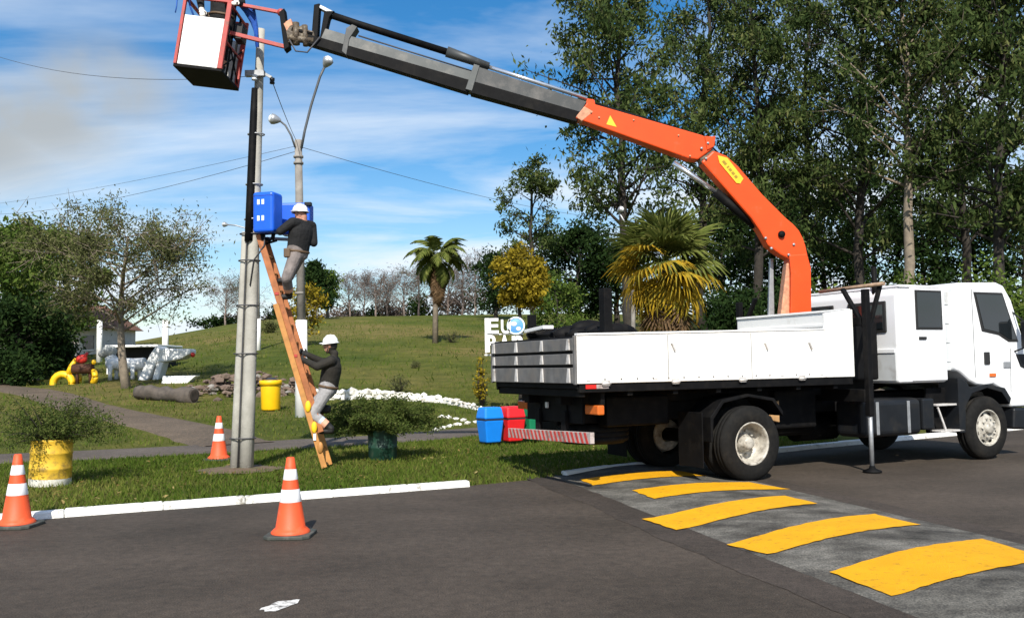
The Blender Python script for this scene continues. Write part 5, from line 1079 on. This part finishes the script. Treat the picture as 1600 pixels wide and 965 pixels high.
# white angular concrete figure, slab, dark shelter
wf = T(245, 592); s_ = wf.y / FPX; ty = wf; e = empty('concrete_figure', wf, 'big white angular concrete play figure right of the bare tree', 'play equipment')
m = MB(); m.prism([PX(-25, -2, -.4), PX(-10, -2, -.4), PX(6, 30, -.4), PX(14, 46, -.4), PX(4, 52, -.4), PX(-6, 38, -.4)], (0, 1.0, 0)); m.build('leaning_slab', 'play_white', e, bevel=.06)
m = MB(); m.prism([PX(2, 24, -.35), PX(40, 30, -.35), PX(55, 38, -.35), PX(55, 46, -.35), PX(6, 48, -.35)], (0, .9, 0)); m.build('body_block', 'play_white', e, bevel=.08)
m = MB(); m.prism([PX(-4, -2, -.3), PX(6, -2, -.3), PX(14, 26, -.3), PX(4, 26, -.3)], (0, .7, 0)); m.build('leg', 'play_white', e, bevel=.05)
m = MB(); m.ell(PX(56, 37), (3 * s_, 6 * s_, 4 * s_)); m.build('snout', 'play_red', e)
sl = T(278, 599); s_ = sl.y / FPX; ty = sl; m = MB(); m.prism([PX(-26, 0), PX(14, 0), PX(28, 12), PX(-24, 12)], (0, .5, 0)); tag(m.build('bench_slab', 'play_white', origin=sl, bevel=.03), 'low white slab bench below the white figure', 'bench')
sh = T(212, 580); s_ = sh.y / FPX; ty = sh; e = empty('shelter', sh, 'long low dark shelter with a white roof edge behind the horse figure', 'shelter')
m = MB(); m.box(PX(-34, -4), PX(36, 37, 2.2)); m.build('wall', 'shelter_dark', e)
m = MB(); m.box(PX(-40, 37.2, -.6), PX(42, 41, 2.6)); m.build('roof_slab', 'play_white', e, bevel=.03)
for dx in (-36, 38): m = MB(); m.box(PX(dx - 2, -4, -.5), PX(dx + 2, 37, -.3)); m.build('post', 'play_white', e)
for px_, lab in ((155, 'white post standing left of the bare tree'), (258, 'white post standing right of the bare tree')):
    q = T(px_, 566); m = MB(); m.tube([q - Vector((0, 0, .2)), q + Vector((0, 0, 66 * q.y / FPX))], [.17, .15], 10); tag(m.build('white_post', 'post_paint', origin=q), lab, 'post', 'white posts by the playground')
lw0, lw1 = T(-60, 594), T(48, 594); dvw = (lw1 - lw0); e = empty('garden_wall', lw0, 'low weathered cream wall at the left edge', 'wall'); hw = 27 * lw0.y / FPX
m = MB(); dn = Vector((-dvw.y, dvw.x, 0)).normalized() * .3; m.prism([lw0 - Vector((0, 0, .2)), lw1 - Vector((0, 0, .2)), lw1 + Vector((0, 0, hw)), lw0 + Vector((0, 0, hw))], dn); m.build('wall_body', 'low_wall', e, bevel=.03)
m = MB(); m.box(lw1 + Vector((-.05, -.08, -.2)), lw1 + Vector((.35, .38, hw + .06))); m.build('end_pier', 'low_wall', e, bevel=.03)
hs_ = D(118, 575, 62); hs_.z = h(hs_.x, hs_.y); e = empty('house', hs_, 'house with brown tiled roof half hidden by the left trees', 'house'); s_ = 62 / FPX; ty = hs_
m = MB(); m.box(PX(-90, -6), PX(36, 24 + 20, 6)); m.build('wall', 'house_wall', e)
zt = 44; m = MB(); m.add([PX(-98, zt, -.7), PX(44, zt, -.7), PX(44, zt, 6.7), PX(-98, zt, 6.7), PX(-70, zt + 40, 3), PX(14, zt + 40, 3)], [(0, 1, 5, 4), (1, 2, 5), (2, 3, 4, 5), (3, 0, 4), (0, 3, 2, 1)]); m.build('roof', 'roof_tile', e)
m = MB(); m.box(PX(20, zt - 2, -.75), PX(45, zt + 1, -.65)); m.box(PX(-98, zt - 2, -.75), PX(18, zt + 1, -.65)); m.build('eave_board', 'play_grey', e)
for dx in (-60, -20, 14): m = MB(); m.box(PX(dx, 10, -.06), PX(dx + 14, 32, .1)); wn = m.build('window', 'glass', e); m = MB(); m.box(PX(dx - 1, 8, -.12), PX(dx + 15, 9.8, .05)); m.build('sill', 'play_white', wn)
# letter sign
sy_ = 27.0; so = D(800, 560, sy_); so.z = h(so.x, so.y); e = empty('letter_sign', so, 'white block letter sign with pale blue emblem behind the tailgate', 'sign')
def letter(ch, px0, px1, py0, py1):
    cu = bpy.data.curves.new('letter', 'FONT'); cu.body = ch; cu.extrude = .09; cu.offset = .028; o = bpy.data.objects.new('t', cu); col.objects.link(o); bpy.context.view_layer.update()
    me = bpy.data.meshes.new_from_object(o.evaluated_get(bpy.context.evaluated_depsgraph_get())); bpy.data.objects.remove(o); co = np.zeros(len(me.vertices) * 3); me.vertices.foreach_get('co', co); co = co.reshape(-1, 3); lo, hi = co.min(0), co.max(0)
    A_, B_ = D(px0, py1, sy_), D(px1, py0, sy_); n = np.empty_like(co); n[:, 0] = A_.x + (co[:, 0] - lo[0]) / (hi[0] - lo[0]) * (B_.x - A_.x) - so.x; n[:, 2] = A_.z + (co[:, 1] - lo[1]) / (hi[1] - lo[1]) * (B_.z - A_.z) - so.z; n[:, 1] = -co[:, 2]
    me.vertices.foreach_set('co', n.ravel()); me.materials.clear(); me.materials.append(M['sign_white']); me.update(); link(bpy.data.objects.new('letter', me), e)
letter('E', 761, 779, 497, 521); letter('U', 783, 798, 499, 521)
letter('R', 761, 779, 523, 550); letter('A', 780, 797, 523, 550); letter('n', 800, 817, 524, 550)
m = MB(); m.box(D(757, 556, sy_ + .15), D(905, 551, sy_ + .45)); m.build('plinth', 'sign_white', e, bevel=.02)
m = MB(); m.box(D(758, 551, sy_ + .12), D(764, 497, sy_ + .2)); m.box(D(760, 523, sy_ + .1), D(818, 520.5, sy_ + .18)); m.build('frame_bar', 'sign_white', e)
m = MB(); c = D(806, 509, sy_); m.lathe(c, (0, -1, 0), [(.24, -.08), (.25, -.04), (.25, .06), (.22, .08), (.001, .08)], 20); em = m.build('emblem', 'sign_blue', e)
m = MB(); m.lathe(c, (0, -1, 0), [(.25, .05), (.275, .05), (.275, .09), (.225, .09), (.225, .07)], 20); m.ell(c + Vector((-.06, -.085, .06)), (.10, .012, .07)); m.ell(c + Vector((.08, -.085, -.09)), (.08, .012, .06)); m.build('emblem_ring', 'mark_white', em)
#@@TREES
# ------------------------------------------------------------------ trees
def tree(loc, height, label, kind, seed, crown_w, group=None, trunk_r=.2, bole=.35, bark='bark', leaf='leaf_mid', nleaf=6000, ln=.28, wd=.12, nl=26, clump=.9, up=.6, droop=.3, lean=0.0, name='tree', top=1.0, crown_h=None, sub=3, twigs=False):
    r = np.random.default_rng(seed); L = Vector(loc); e = empty(name, L, label, 'tree', group); b = np.array(L); m = MB()
    tz = np.linspace(0, 1, 9); wob = np.cumsum(r.normal(0, .012 * height, (9, 2)), 0) * .7; wob[0] = 0
    tp_ = [b + np.array([wob[i, 0] + lean * t * height, wob[i, 1], t * height * .93 - (.3 if i == 0 else 0)]) for i, t in enumerate(tz)]
    m.tube([tuple(p) for p in tp_], [trunk_r * (1.15 if t == 0 else 1) * (1 - .82 * t) + .015 for t in tz], 8)
    def tpt(t): i = min(7, int(t * 8)); f_ = t * 8 - i; return tp_[i] * (1 - f_) + tp_[i + 1] * f_
    C_ = []; W_c = []
    for k in range(nl):
        t = bole + (1 - bole) * (k + r.random()) / nl; p = tpt(min(t, .99)); rel = (t - bole) / (1 - bole)
        if kind == 'round': prof = math.sqrt(max(.04, 1 - (2 * rel - .9) ** 2 * .95))
        elif kind == 'tall': prof = (.45 + .75 * math.sin(math.pi * min(1, rel * .85 + .15))) * (.7 + .5 * r.random())
        elif kind == 'spread': prof = .55 + .6 * math.sin(math.pi * (rel * .6 + .3))
        else: prof = max(.1, 1.1 - rel)
        a = k * 2.399 + r.normal(0, .4); ln_b = crown_w * .5 * prof * r.uniform(.75, 1.12); el = up + r.normal(0, .2); d = np.array([math.cos(a) * math.cos(el), math.sin(a) * math.cos(el), math.sin(el)])
        q1 = p + d * ln_b * .5; q2 = p + d * ln_b + np.array([0, 0, -.08 * ln_b * droop]); r0_ = trunk_r * .42 * (1 - .6 * t)
        m.tube([tuple(p), tuple(q1 + r.normal(0, .03 * ln_b, 3)), tuple(q2)], [r0_, r0_ * .55, r0_ * .15 + .006], 5)
        C_ += [q2, p + d * ln_b * .78]
        for j in range(sub):
            bs = p + d * ln_b * r.uniform(.4, .85); dd = d * .5 + r.normal(0, .6, 3) + np.array([0, 0, .15]); dd /= np.linalg.norm(dd); ee = bs + dd * ln_b * r.uniform(.28, .5)
            m.tube([tuple(bs), tuple((bs + ee) / 2 + r.normal(0, .02 * ln_b, 3)), tuple(ee)], [r0_ * .35 + .008, r0_ * .22 + .006, .006], 4); C_ += [ee, (bs + ee) / 2]
            if twigs:
                for _ in range(4):
                    ss_ = bs + (ee - bs) * r.uniform(.3, 1); d3 = dd * .6 + r.normal(0, .5, 3); d3 /= np.linalg.norm(d3); m.tube([tuple(ss_), tuple(ss_ + d3 * ln_b * .22)], [.012, .005], 3, caps=False)
    C_.append(tp_[-1]); m.build('trunk', bark, e); C_ = np.array(C_)
    if kind == 'ball':
        cc_ = tp_[-1] - np.array([0, 0, crown_w * .42]); dd_ = r.normal(0, 1, (170, 3)); dd_ /= np.linalg.norm(dd_, axis=1, keepdims=True); C_ = cc_ + dd_ * crown_w * .5 * (r.random((170, 1)) ** .4) * np.array([1, 1, 1.02]) * r.uniform(.86, 1.06, (170, 1))
    if nleaf:
        # clumps of unlike size and density, so sky shows between them
        wgt = r.gamma(.9, 1, len(C_)) + .12; wgt /= wgt.sum(); pick = r.choice(len(C_), nleaf, p=wgt); rad = clump * r.uniform(.5, 1.2, len(C_))
        off = r.normal(0, .5, (nleaf, 3)) * rad[pick][:, None] * np.array([1, 1, .85]); P = C_[pick] + off; d = r.normal(0, 1, (nleaf, 3)); d[:, 2] -= droop * 1.5; d /= np.linalg.norm(d, axis=1, keepdims=True); q = r.normal(0, 1, (nleaf, 3)); s2_ = np.cross(d, q); s2_ /= np.linalg.norm(s2_, axis=1, keepdims=True) + 1e-9
        LL_ = ln * r.uniform(.45, 1.6, (nleaf, 1)); ww = wd * r.uniform(.7, 1.3, (nleaf, 1))
        V = np.stack([P - d * LL_ / 2, P + s2_ * ww / 2, P + d * LL_ / 2, P - s2_ * ww / 2], 1).reshape(-1, 3); ct = r.normal(0, .18, len(C_))
        npmesh('crown', V, np.arange(4 * nleaf).reshape(nleaf, 4), leaf, e, tint=np.clip(r.normal(.42, .2, nleaf) + ct[pick], 0, 1))
    return e
def at(px, Y):
    p = D(px, 560, Y); p.z = h(p.x, p.y); return p
def hgt(px, py, Y): return D(px, py, Y).z - at(px, Y).z
def bush(loc, rx, rz, label, seed, leaf='leaf_mid', n=2500, ln=.22, wd=.1, name='bush', group=None):
    r = np.random.default_rng(seed); L = Vector(loc); e = empty(name, L, label, 'bush', group); b = np.array(L); m = MB(); C_ = []
    for i in range(14):
        a = r.uniform(0, 6.28); el = r.uniform(.35, 1.4); d = np.array([math.cos(a) * math.cos(el) * rx, math.sin(a) * math.cos(el) * rx, math.sin(el) * rz]) * r.uniform(.6, 1); m.tube([tuple(b - np.array([0, 0, .1])), tuple(b + d * .5 + r.normal(0, .05, 3)), tuple(b + d)], [.035, .02, .006], 4); C_ += [b + d, b + d * .75, b + d * .5]
    m.build('stems', 'bark_dark', e); C_ = np.array(C_); V, Fq, P = leaf_cloud(r, n, C_, min(rx, rz) * .42, ln, wd); V[:, 2] = np.maximum(V[:, 2], L.z - .05)
    npmesh('foliage', V, Fq, leaf, e, tint=np.clip(r.normal(.45, .25, n), 0, 1)); return e
GE = 'tall eucalyptus trees behind the truck'
# (px, Y, top py, crown width m, bole, seed, bark, label)
EU = [(992, 46, -40, 8.0, .34, 21, 'bark_dark', 'leftmost tall eucalyptus of the grove, above the fan palm'),
      (1105, 54, -60, 8.0, .28, 22, 'bark_dark', 'tall eucalyptus rising just left of the boom elbow'),
      (1180, 50, -30, 7.0, .25, 23, 'bark_dark', 'tall eucalyptus directly behind the orange inner boom'),
      (1262, 56, -70, 8.0, .22, 24, 'bark_dark', 'tall eucalyptus directly above the crane column'),
      (1345, 48, -130, 9.0, .22, 25, 'bark_dark', 'tall dark-trunked eucalyptus above the crew module'),
      (1420, 44, -90, 8.5, .42, 26, 'bark_pale', 'tall eucalyptus with a pale bare trunk above the truck door'),
      (1500, 52, -110, 8.0, .25, 27, 'bark_dark', 'tall eucalyptus above the truck cab'),
      (1575, 42, -60, 8.0, .30, 28, 'bark_dark', 'tall thin eucalyptus at the right edge of the picture'),
      (1660, 54, 10, 8.0, .25, 29, 'bark_dark', 'tall eucalyptus cut by the right edge of the picture')]
for px, Y, py, cw, bole, seed, bark, lab in EU:
    tree(at(px, Y), hgt(px, py, Y), lab, 'tall', seed, cw, GE, .30, bole, bark, 'leaf_euc', 12500, .33, .12, 46, .92, .66, .8, 0, 'eucalyptus_tree', sub=3)
tree(at(832, 62), hgt(832, 248, 62), 'lone slender eucalyptus left of the boom, against the sky', 'tall', 33, 5.2, None, .22, .30, 'bark_dark', 'leaf_euc', 5200, .30, .12, 24, .62, .55, .5, 0, 'eucalyptus_tree')
# left group
tree(at(40, 50), hgt(40, 352, 50), 'broad leafy tree at the far left against the sky', 'round', 41, 6.5, None, .25, .25, 'bark_dark', 'leaf_mid', 8500, .30, .15, 26, .7, .5, .2)
tree(at(-20, 44), hgt(-20, 362, 44), 'leafy tree cut by the left edge of the picture', 'round', 42, 6, None, .25, .2, 'bark_dark', 'leaf_mid', 6500, .28, .14, 26, .65, .5, .2)
tree(at(105, 58), hgt(105, 360, 58), 'leafy tree behind the house roof on the left', 'round', 43, 6, None, .25, .25, 'bark_dark', 'leaf_mid', 6500, .32, .15, 24, .7, .5, .2)
tree(at(22, 40), hgt(22, 478, 40), 'low dense dark tree above the cream wall', 'round', 44, 4.6, None, .16, .10, 'bark_dark', 'leaf_dark', 8500, .22, .11, 26, .7, .35, .2)
tree(at(74, 43), hgt(74, 512, 43), 'small dense dark tree behind the yellow tyre toy', 'round', 45, 3.2, None, .14, .08, 'bark_dark', 'leaf_dark', 5500, .22, .11, 22, .6, .35, .2)
bush(at(10, 37.5), 1.6, 1.5, 'dark bush at the left edge behind the cream wall', 46, 'leaf_dark', 2600, .2, .1)
lt = T(199, 606)
tree(lt, hgt(215, 352, lt.y), 'sparse thin-leaved tree with pale trunk beside the log', 'spread', 47, 6.5, None, .17, .34, 'bark_pale', 'leaf_olive', 19000, .15, .05, 26, .75, .50, .4, .02, twigs=True, sub=4)
# far hilltop rows
FR = [(352, 100, 432, 'leaf_brown', 'small bare tree on the skyline left of the near pole'), (378, 104, 440, 'leaf_olive', 'small olive tree on the skyline right beside the near pole'), (548, 104, 432, 'leaf_brown', 'first bare tree of the hilltop row, left end'), (568, 108, 428, 'leaf_brown', 'second bare tree of the hilltop row'), (588, 102, 434, 'leaf_brown', 'third bare tree of the hilltop row'),
      (606, 106, 440, 'leaf_brown', 'fourth bare tree of the hilltop row, next to the feather palm'), (632, 96, 424, 'leaf_brown', 'taller brown tree just left of the feather palm'), (655, 100, 415, 'leaf_olive', 'olive brown tree directly behind the feather palm'), (722, 98, 400, 'leaf_brown', 'brown tree just right of the feather palm'), (742, 94, 396, 'leaf_brown', 'brown tree between feather palm and yellow tree'), (700, 104, 420, 'leaf_brown', 'thin brown tree behind the feather palm fronds')]
for i, (px, Y, py, lf, lab) in enumerate(FR):
    tree(at(px, Y), max(2.5, hgt(px, py, Y) * .82), lab, 'spread', 60 + i, 5.4, 'bare trees along the hilltop', .11, .14 + .03 * (i % 4), 'twig', lf, 2200, .24, .05, 22, .75, .75, 0, 0, twigs=True)
for i, (px, Y, rx, rz) in enumerate(((440, 108, 3, 2.2), (530, 112, 4, 2.4), (575, 112, 4, 2.2), (615, 110, 4, 2.4), (660, 108, 4, 2.8), (710, 106, 4, 3.2), (770, 104, 4, 4), (400, 108, 4, 1.6), (340, 104, 4, 1.6))):
    bush(at(px, Y), rx, rz, ['far bush on the skyline behind the lamp post', 'far bush on the skyline at the left end of the bare trees', 'far bush under the second bare tree', 'far bush under the fourth bare tree', 'far bush on the skyline behind the feather palm trunk', 'far bush on the skyline right of the feather palm', 'far bush on the skyline left of the yellow tree', 'far low bush on the skyline between the two poles', 'far low bush on the skyline left of the near pole'][i], 80 + i, 'leaf_brown' if i % 2 else 'leaf_dark', 1300, .4, .2, group='bushes along the skyline')
tree(at(492, 84), hgt(492, 408, 84), 'dark green tree right of the lamp post on the hill', 'cone', 50, 4.2, None, .16, .2, 'bark_pale', 'leaf_dark', 4800, .34, .15, 26, .7, .3, .2)
tree(at(512, 88), hgt(512, 425, 88), 'green tree with pale trunk behind the dark one by the lamp post', 'round', 51, 3.4, None, .16, .35, 'bark_pale', 'leaf_mid', 2600, .34, .15, 18, .7, .4, .2)
tree(at(478, 52), hgt(478, 448, 52), 'small yellow-leaved tree behind the lamp post', 'round', 52, 2.2, None, .08, .25, 'bark', 'leaf_yellow', 1800, .2, .11, 18, .45, .4, .2)
bush(at(420, 64), .9, .9, 'small olive bush on the slope right of the near pole', 53, 'leaf_olive', 900, .16, .07)
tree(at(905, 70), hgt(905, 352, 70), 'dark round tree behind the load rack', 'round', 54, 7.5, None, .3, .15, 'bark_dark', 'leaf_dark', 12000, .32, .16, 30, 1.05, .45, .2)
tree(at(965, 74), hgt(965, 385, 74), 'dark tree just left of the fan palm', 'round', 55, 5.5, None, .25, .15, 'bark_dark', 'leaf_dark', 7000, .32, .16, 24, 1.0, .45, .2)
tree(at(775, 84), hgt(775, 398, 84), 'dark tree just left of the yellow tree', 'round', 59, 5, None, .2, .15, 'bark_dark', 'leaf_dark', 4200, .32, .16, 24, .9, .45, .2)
tree(at(870, 40), hgt(870, 425, 40), 'rounded green shrub tree between yellow tree and load rack', 'round', 56, 2.6, None, .1, .08, 'bark_dark', 'leaf_mid', 5200, .16, .08, 26, .5, .4, .1)
tree(at(812, 30), hgt(812, 378, 30), 'ball-shaped yellow-leaved tree above the letter sign', 'ball', 57, 2.0, None, .09, .62, 'bark_dark', 'leaf_yellow', 8500, .14, .085, 16, .24, .5, .3)
bush(at(752, 29), .35, 1.7, 'small yellow shrub left of the letter sign', 58, 'leaf_yellow', 500, .12, .07)
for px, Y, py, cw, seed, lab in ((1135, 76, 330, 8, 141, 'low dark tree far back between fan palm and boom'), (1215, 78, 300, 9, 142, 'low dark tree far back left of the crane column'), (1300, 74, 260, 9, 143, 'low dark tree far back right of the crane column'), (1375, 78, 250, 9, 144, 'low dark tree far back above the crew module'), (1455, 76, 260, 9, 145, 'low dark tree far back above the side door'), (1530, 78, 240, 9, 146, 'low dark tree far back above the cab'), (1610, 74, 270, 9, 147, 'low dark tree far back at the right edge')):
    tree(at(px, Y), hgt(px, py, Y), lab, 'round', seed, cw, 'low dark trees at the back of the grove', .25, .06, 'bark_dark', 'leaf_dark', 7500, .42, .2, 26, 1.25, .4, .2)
# understorey behind the truck and shrubs on the slope
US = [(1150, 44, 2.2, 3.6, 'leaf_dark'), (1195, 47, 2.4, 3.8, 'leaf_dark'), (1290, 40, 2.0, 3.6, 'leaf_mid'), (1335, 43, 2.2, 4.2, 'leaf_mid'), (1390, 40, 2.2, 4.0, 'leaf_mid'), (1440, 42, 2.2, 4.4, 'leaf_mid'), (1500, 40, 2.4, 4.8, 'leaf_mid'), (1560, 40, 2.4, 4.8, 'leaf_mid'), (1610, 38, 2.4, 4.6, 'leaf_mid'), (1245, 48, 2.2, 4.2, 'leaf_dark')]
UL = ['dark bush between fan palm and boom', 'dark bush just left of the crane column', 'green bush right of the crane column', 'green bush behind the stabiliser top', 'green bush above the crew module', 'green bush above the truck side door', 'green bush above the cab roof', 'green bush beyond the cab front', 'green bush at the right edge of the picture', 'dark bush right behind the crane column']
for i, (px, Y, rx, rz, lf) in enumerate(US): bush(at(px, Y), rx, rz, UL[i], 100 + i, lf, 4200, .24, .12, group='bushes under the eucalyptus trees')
for i, (px, py, lab, rx) in enumerate(((705, 535, 'little bush right of the feather palm trunk', .7), (625, 612, 'twiggy shrub in front of the white stone wall', .55), (650, 575, 'tiny weed on the open slope', .3))):
    q = T(px, py); bush(q, rx, rx * 1.1, lab, 120 + i, 'leaf_olive', 600, .10, .035)
# ---- palms
def fan_mesh(seed, petiole, blade, nseg, droopy):
    r = np.random.default_rng(seed); V = []; Fq = []
    def quad(*p): b = len(V); V.extend(p); Fq.append((b, b + 1, b + 2, b + 3))
    # petiole along +x, blade fan in xy-plane at its end, each segment folded and bending down at the tip
    for k in range(4): x0, x1 = petiole * k / 4, petiole * (k + 1) / 4; quad((x0, -.018, -.02 * (k * .25) ** 2), (x1, -.018, -.02 * ((k + 1) * .25) ** 2), (x1, .018, 0), (x0, .018, 0))
    for i in range(nseg):
        a = (i / (nseg - 1) - .5) * math.radians(230); L = blade * (1 - .28 * abs(a) / 2) * r.uniform(.88, 1.08); da = math.radians(230) / nseg * .5; zt = droopy * r.uniform(.7, 1.3)
        for k in range(4):
            t0, t1 = k / 4, (k + 1) / 4
            def P(t, s_): w_ = da * (1 if t < .55 else max(.04, (1 - t) / .45)); aa = a + s_ * w_; rr_ = L * t; return (petiole + rr_ * math.cos(aa), rr_ * math.sin(aa), .03 * (1 if s_ > 0 else -.3) * math.sin(3 * t) - zt * L * max(0, t - .4) ** 2 * 1.6)
            quad(P(t0, -1), P(t1, -1), P(t1, 0), P(t0, 0)); quad(P(t0, 0), P(t1, 0), P(t1, 1), P(t0, 1))
    return np.array(V), np.array(Fq), r
def mesh_data(name, V, Fq, material, tint):
    me = bpy.data.meshes.new(name); me.from_pydata([tuple(v) for v in V], [], [tuple(int(i) for i in f) for f in Fq]); a = me.attributes.new('tint', 'FLOAT', 'FACE'); a.data.foreach_set('value', np.asarray(tint, dtype=np.float32)); me.materials.append(M[material]); return me
fp = at(1042, 27); Hfp = hgt(1042, 415, 27)
e = empty('fan_palm', fp, 'fan palm with green crown and yellow drooping skirt beyond the truck bed', 'palm tree')
m = MB(); m.tube([fp - Vector((0, 0, .2)), fp + Vector((.03, 0, Hfp * .5)), fp + Vector((0, 0, Hfp))], [.30, .24, .20], 12); m.build('trunk', 'bark', e)
DAT = {}
for key, (sd_, pet, bl_, drp, mt) in dict(g0=(1, .85, 1.25, .35, 'frond_green'), g1=(2, .75, 1.15, .7, 'frond_green'), y0=(3, .95, 1.0, .75, 'frond_yellow'), y1=(4, .85, 1.0, .95, 'frond_yellow'), d0=(5, .75, .95, .5, 'frond_dry')).items():
    V, Fq, r = fan_mesh(sd_, pet, bl_, 26, drp); DAT[key] = mesh_data('frond', V, Fq, mt, np.clip(r.normal(.5, .25, len(Fq)), 0, 1))
rp3 = random.Random(7)
def put(key, az, el, sc_, z):
    o = bpy.data.objects.new('frond', DAT[key]); o.location = (0, 0, z); o.rotation_euler = (Matrix.Rotation(az, 3, 'Z') @ Matrix.Rotation(-el, 3, 'Y') @ Matrix.Rotation(rp3.uniform(-.4, .4), 3, 'X')).to_euler(); o.scale = (sc_,) * 3; link(o, e)
for i in range(30): put('g0' if i % 2 else 'g1', i * 2.399 + .3, math.radians(rp3.uniform(24, 88)), rp3.uniform(.85, 1.08), Hfp + .1)
for i in range(12): put('g1' if i % 3 else 'y0', i * 2.399 + 1.1, math.radians(rp3.uniform(-12, 26)), rp3.uniform(.85, 1.05), Hfp + .05)
for i in range(24): put('y0' if i % 2 else 'y1', i * 2.399, math.radians(rp3.uniform(-58, 6)), rp3.uniform(.85, 1.05), Hfp + .12 - .02 * i)
for i in range(12): put('d0' if i % 3 else 'y1', i * 2.399 + 1, math.radians(rp3.uniform(-84, -60)), rp3.uniform(.9, 1.15), Hfp - .35 - .07 * i)
def feather(seed, L):
    r = np.random.default_rng(seed); V = []; Fq = []
    def quad(*p): b = len(V); V.extend([tuple(q) for q in p]); Fq.append((b, b + 1, b + 2, b + 3))
    def sp(t): return np.array([L * t * (1 - .18 * t * t), 0, .55 * L * t * (1 - 1.15 * t) - .15 * L * t ** 4])
    for k in range(12):
        a, b = sp(k / 12), sp((k + 1) / 12); o = np.array([0, .025, 0]); quad(a - o, b - o, b + o, a + o)
    for k in range(34):
        t = .16 + .84 * k / 33; c = sp(t); tg_ = sp(min(1, t + .02)) - sp(t - .02); tg_ /= np.linalg.norm(tg_); ll = L * .30 * math.sin(math.pi * (.18 + .78 * t)) * r.uniform(.85, 1.1)
        for s_ in (1, -1):
            d = np.array([tg_[0] * .55, s_ * .8, tg_[2] * .55 - .35 + r.normal(0, .12)]); d /= np.linalg.norm(d); q = c + d * ll + np.array([0, 0, -.18 * ll]); mid = c + d * ll * .5; wv = tg_ * .045 * L / 2
            quad(c - wv * .5, mid - wv, mid + wv, c + wv * .5); quad(mid - wv, q, q + wv * .1, mid + wv)
    return np.array(V), np.array(Fq), r
qp = T(680, 536); Hq = hgt(684, 402, qp.y)
e = empty('feather_palm', qp, 'feather palm with hanging dead fronds standing alone on the slope', 'palm tree')
m = MB(); m.tube([qp - Vector((0, 0, .2)), qp + Vector((.05, 0, Hq * .5)), qp + Vector((.2, 0, Hq))], [.20, .16, .15], 10); m.build('trunk', 'bark_pale', e)
kq = qp.y / 55.0
for key, (sd_, L, mt) in dict(f0=(11, 2.5 * kq, 'frond_green'), f1=(12, 2.2 * kq, 'frond_green'), fd=(13, 2.2 * kq, 'frond_dry')).items():
    V, Fq, r = feather(sd_, L); DAT[key] = mesh_data('frond', V, Fq, mt, np.clip(r.normal(.4, .25, len(Fq)), 0, 1))
def putq(key, az, el, z):
    o = bpy.data.objects.new('frond', DAT[key]); o.location = (.2, 0, z); o.rotation_euler = (Matrix.Rotation(az, 3, 'Z') @ Matrix.Rotation(-el, 3, 'Y')).to_euler(); link(o, e)
for i in range(22): putq('f0' if i % 2 else 'f1', i * 2.399, math.radians(rp3.uniform(-25, 50)), Hq)
for i in range(7): putq('f1', i * 2.399 + .5, math.radians(rp3.uniform(-60, -35)), Hq - .1)
for i in range(16): putq('fd', i * 2.399 + .8, math.radians(rp3.uniform(-88, -76)), Hq - .1 - .08 * i)
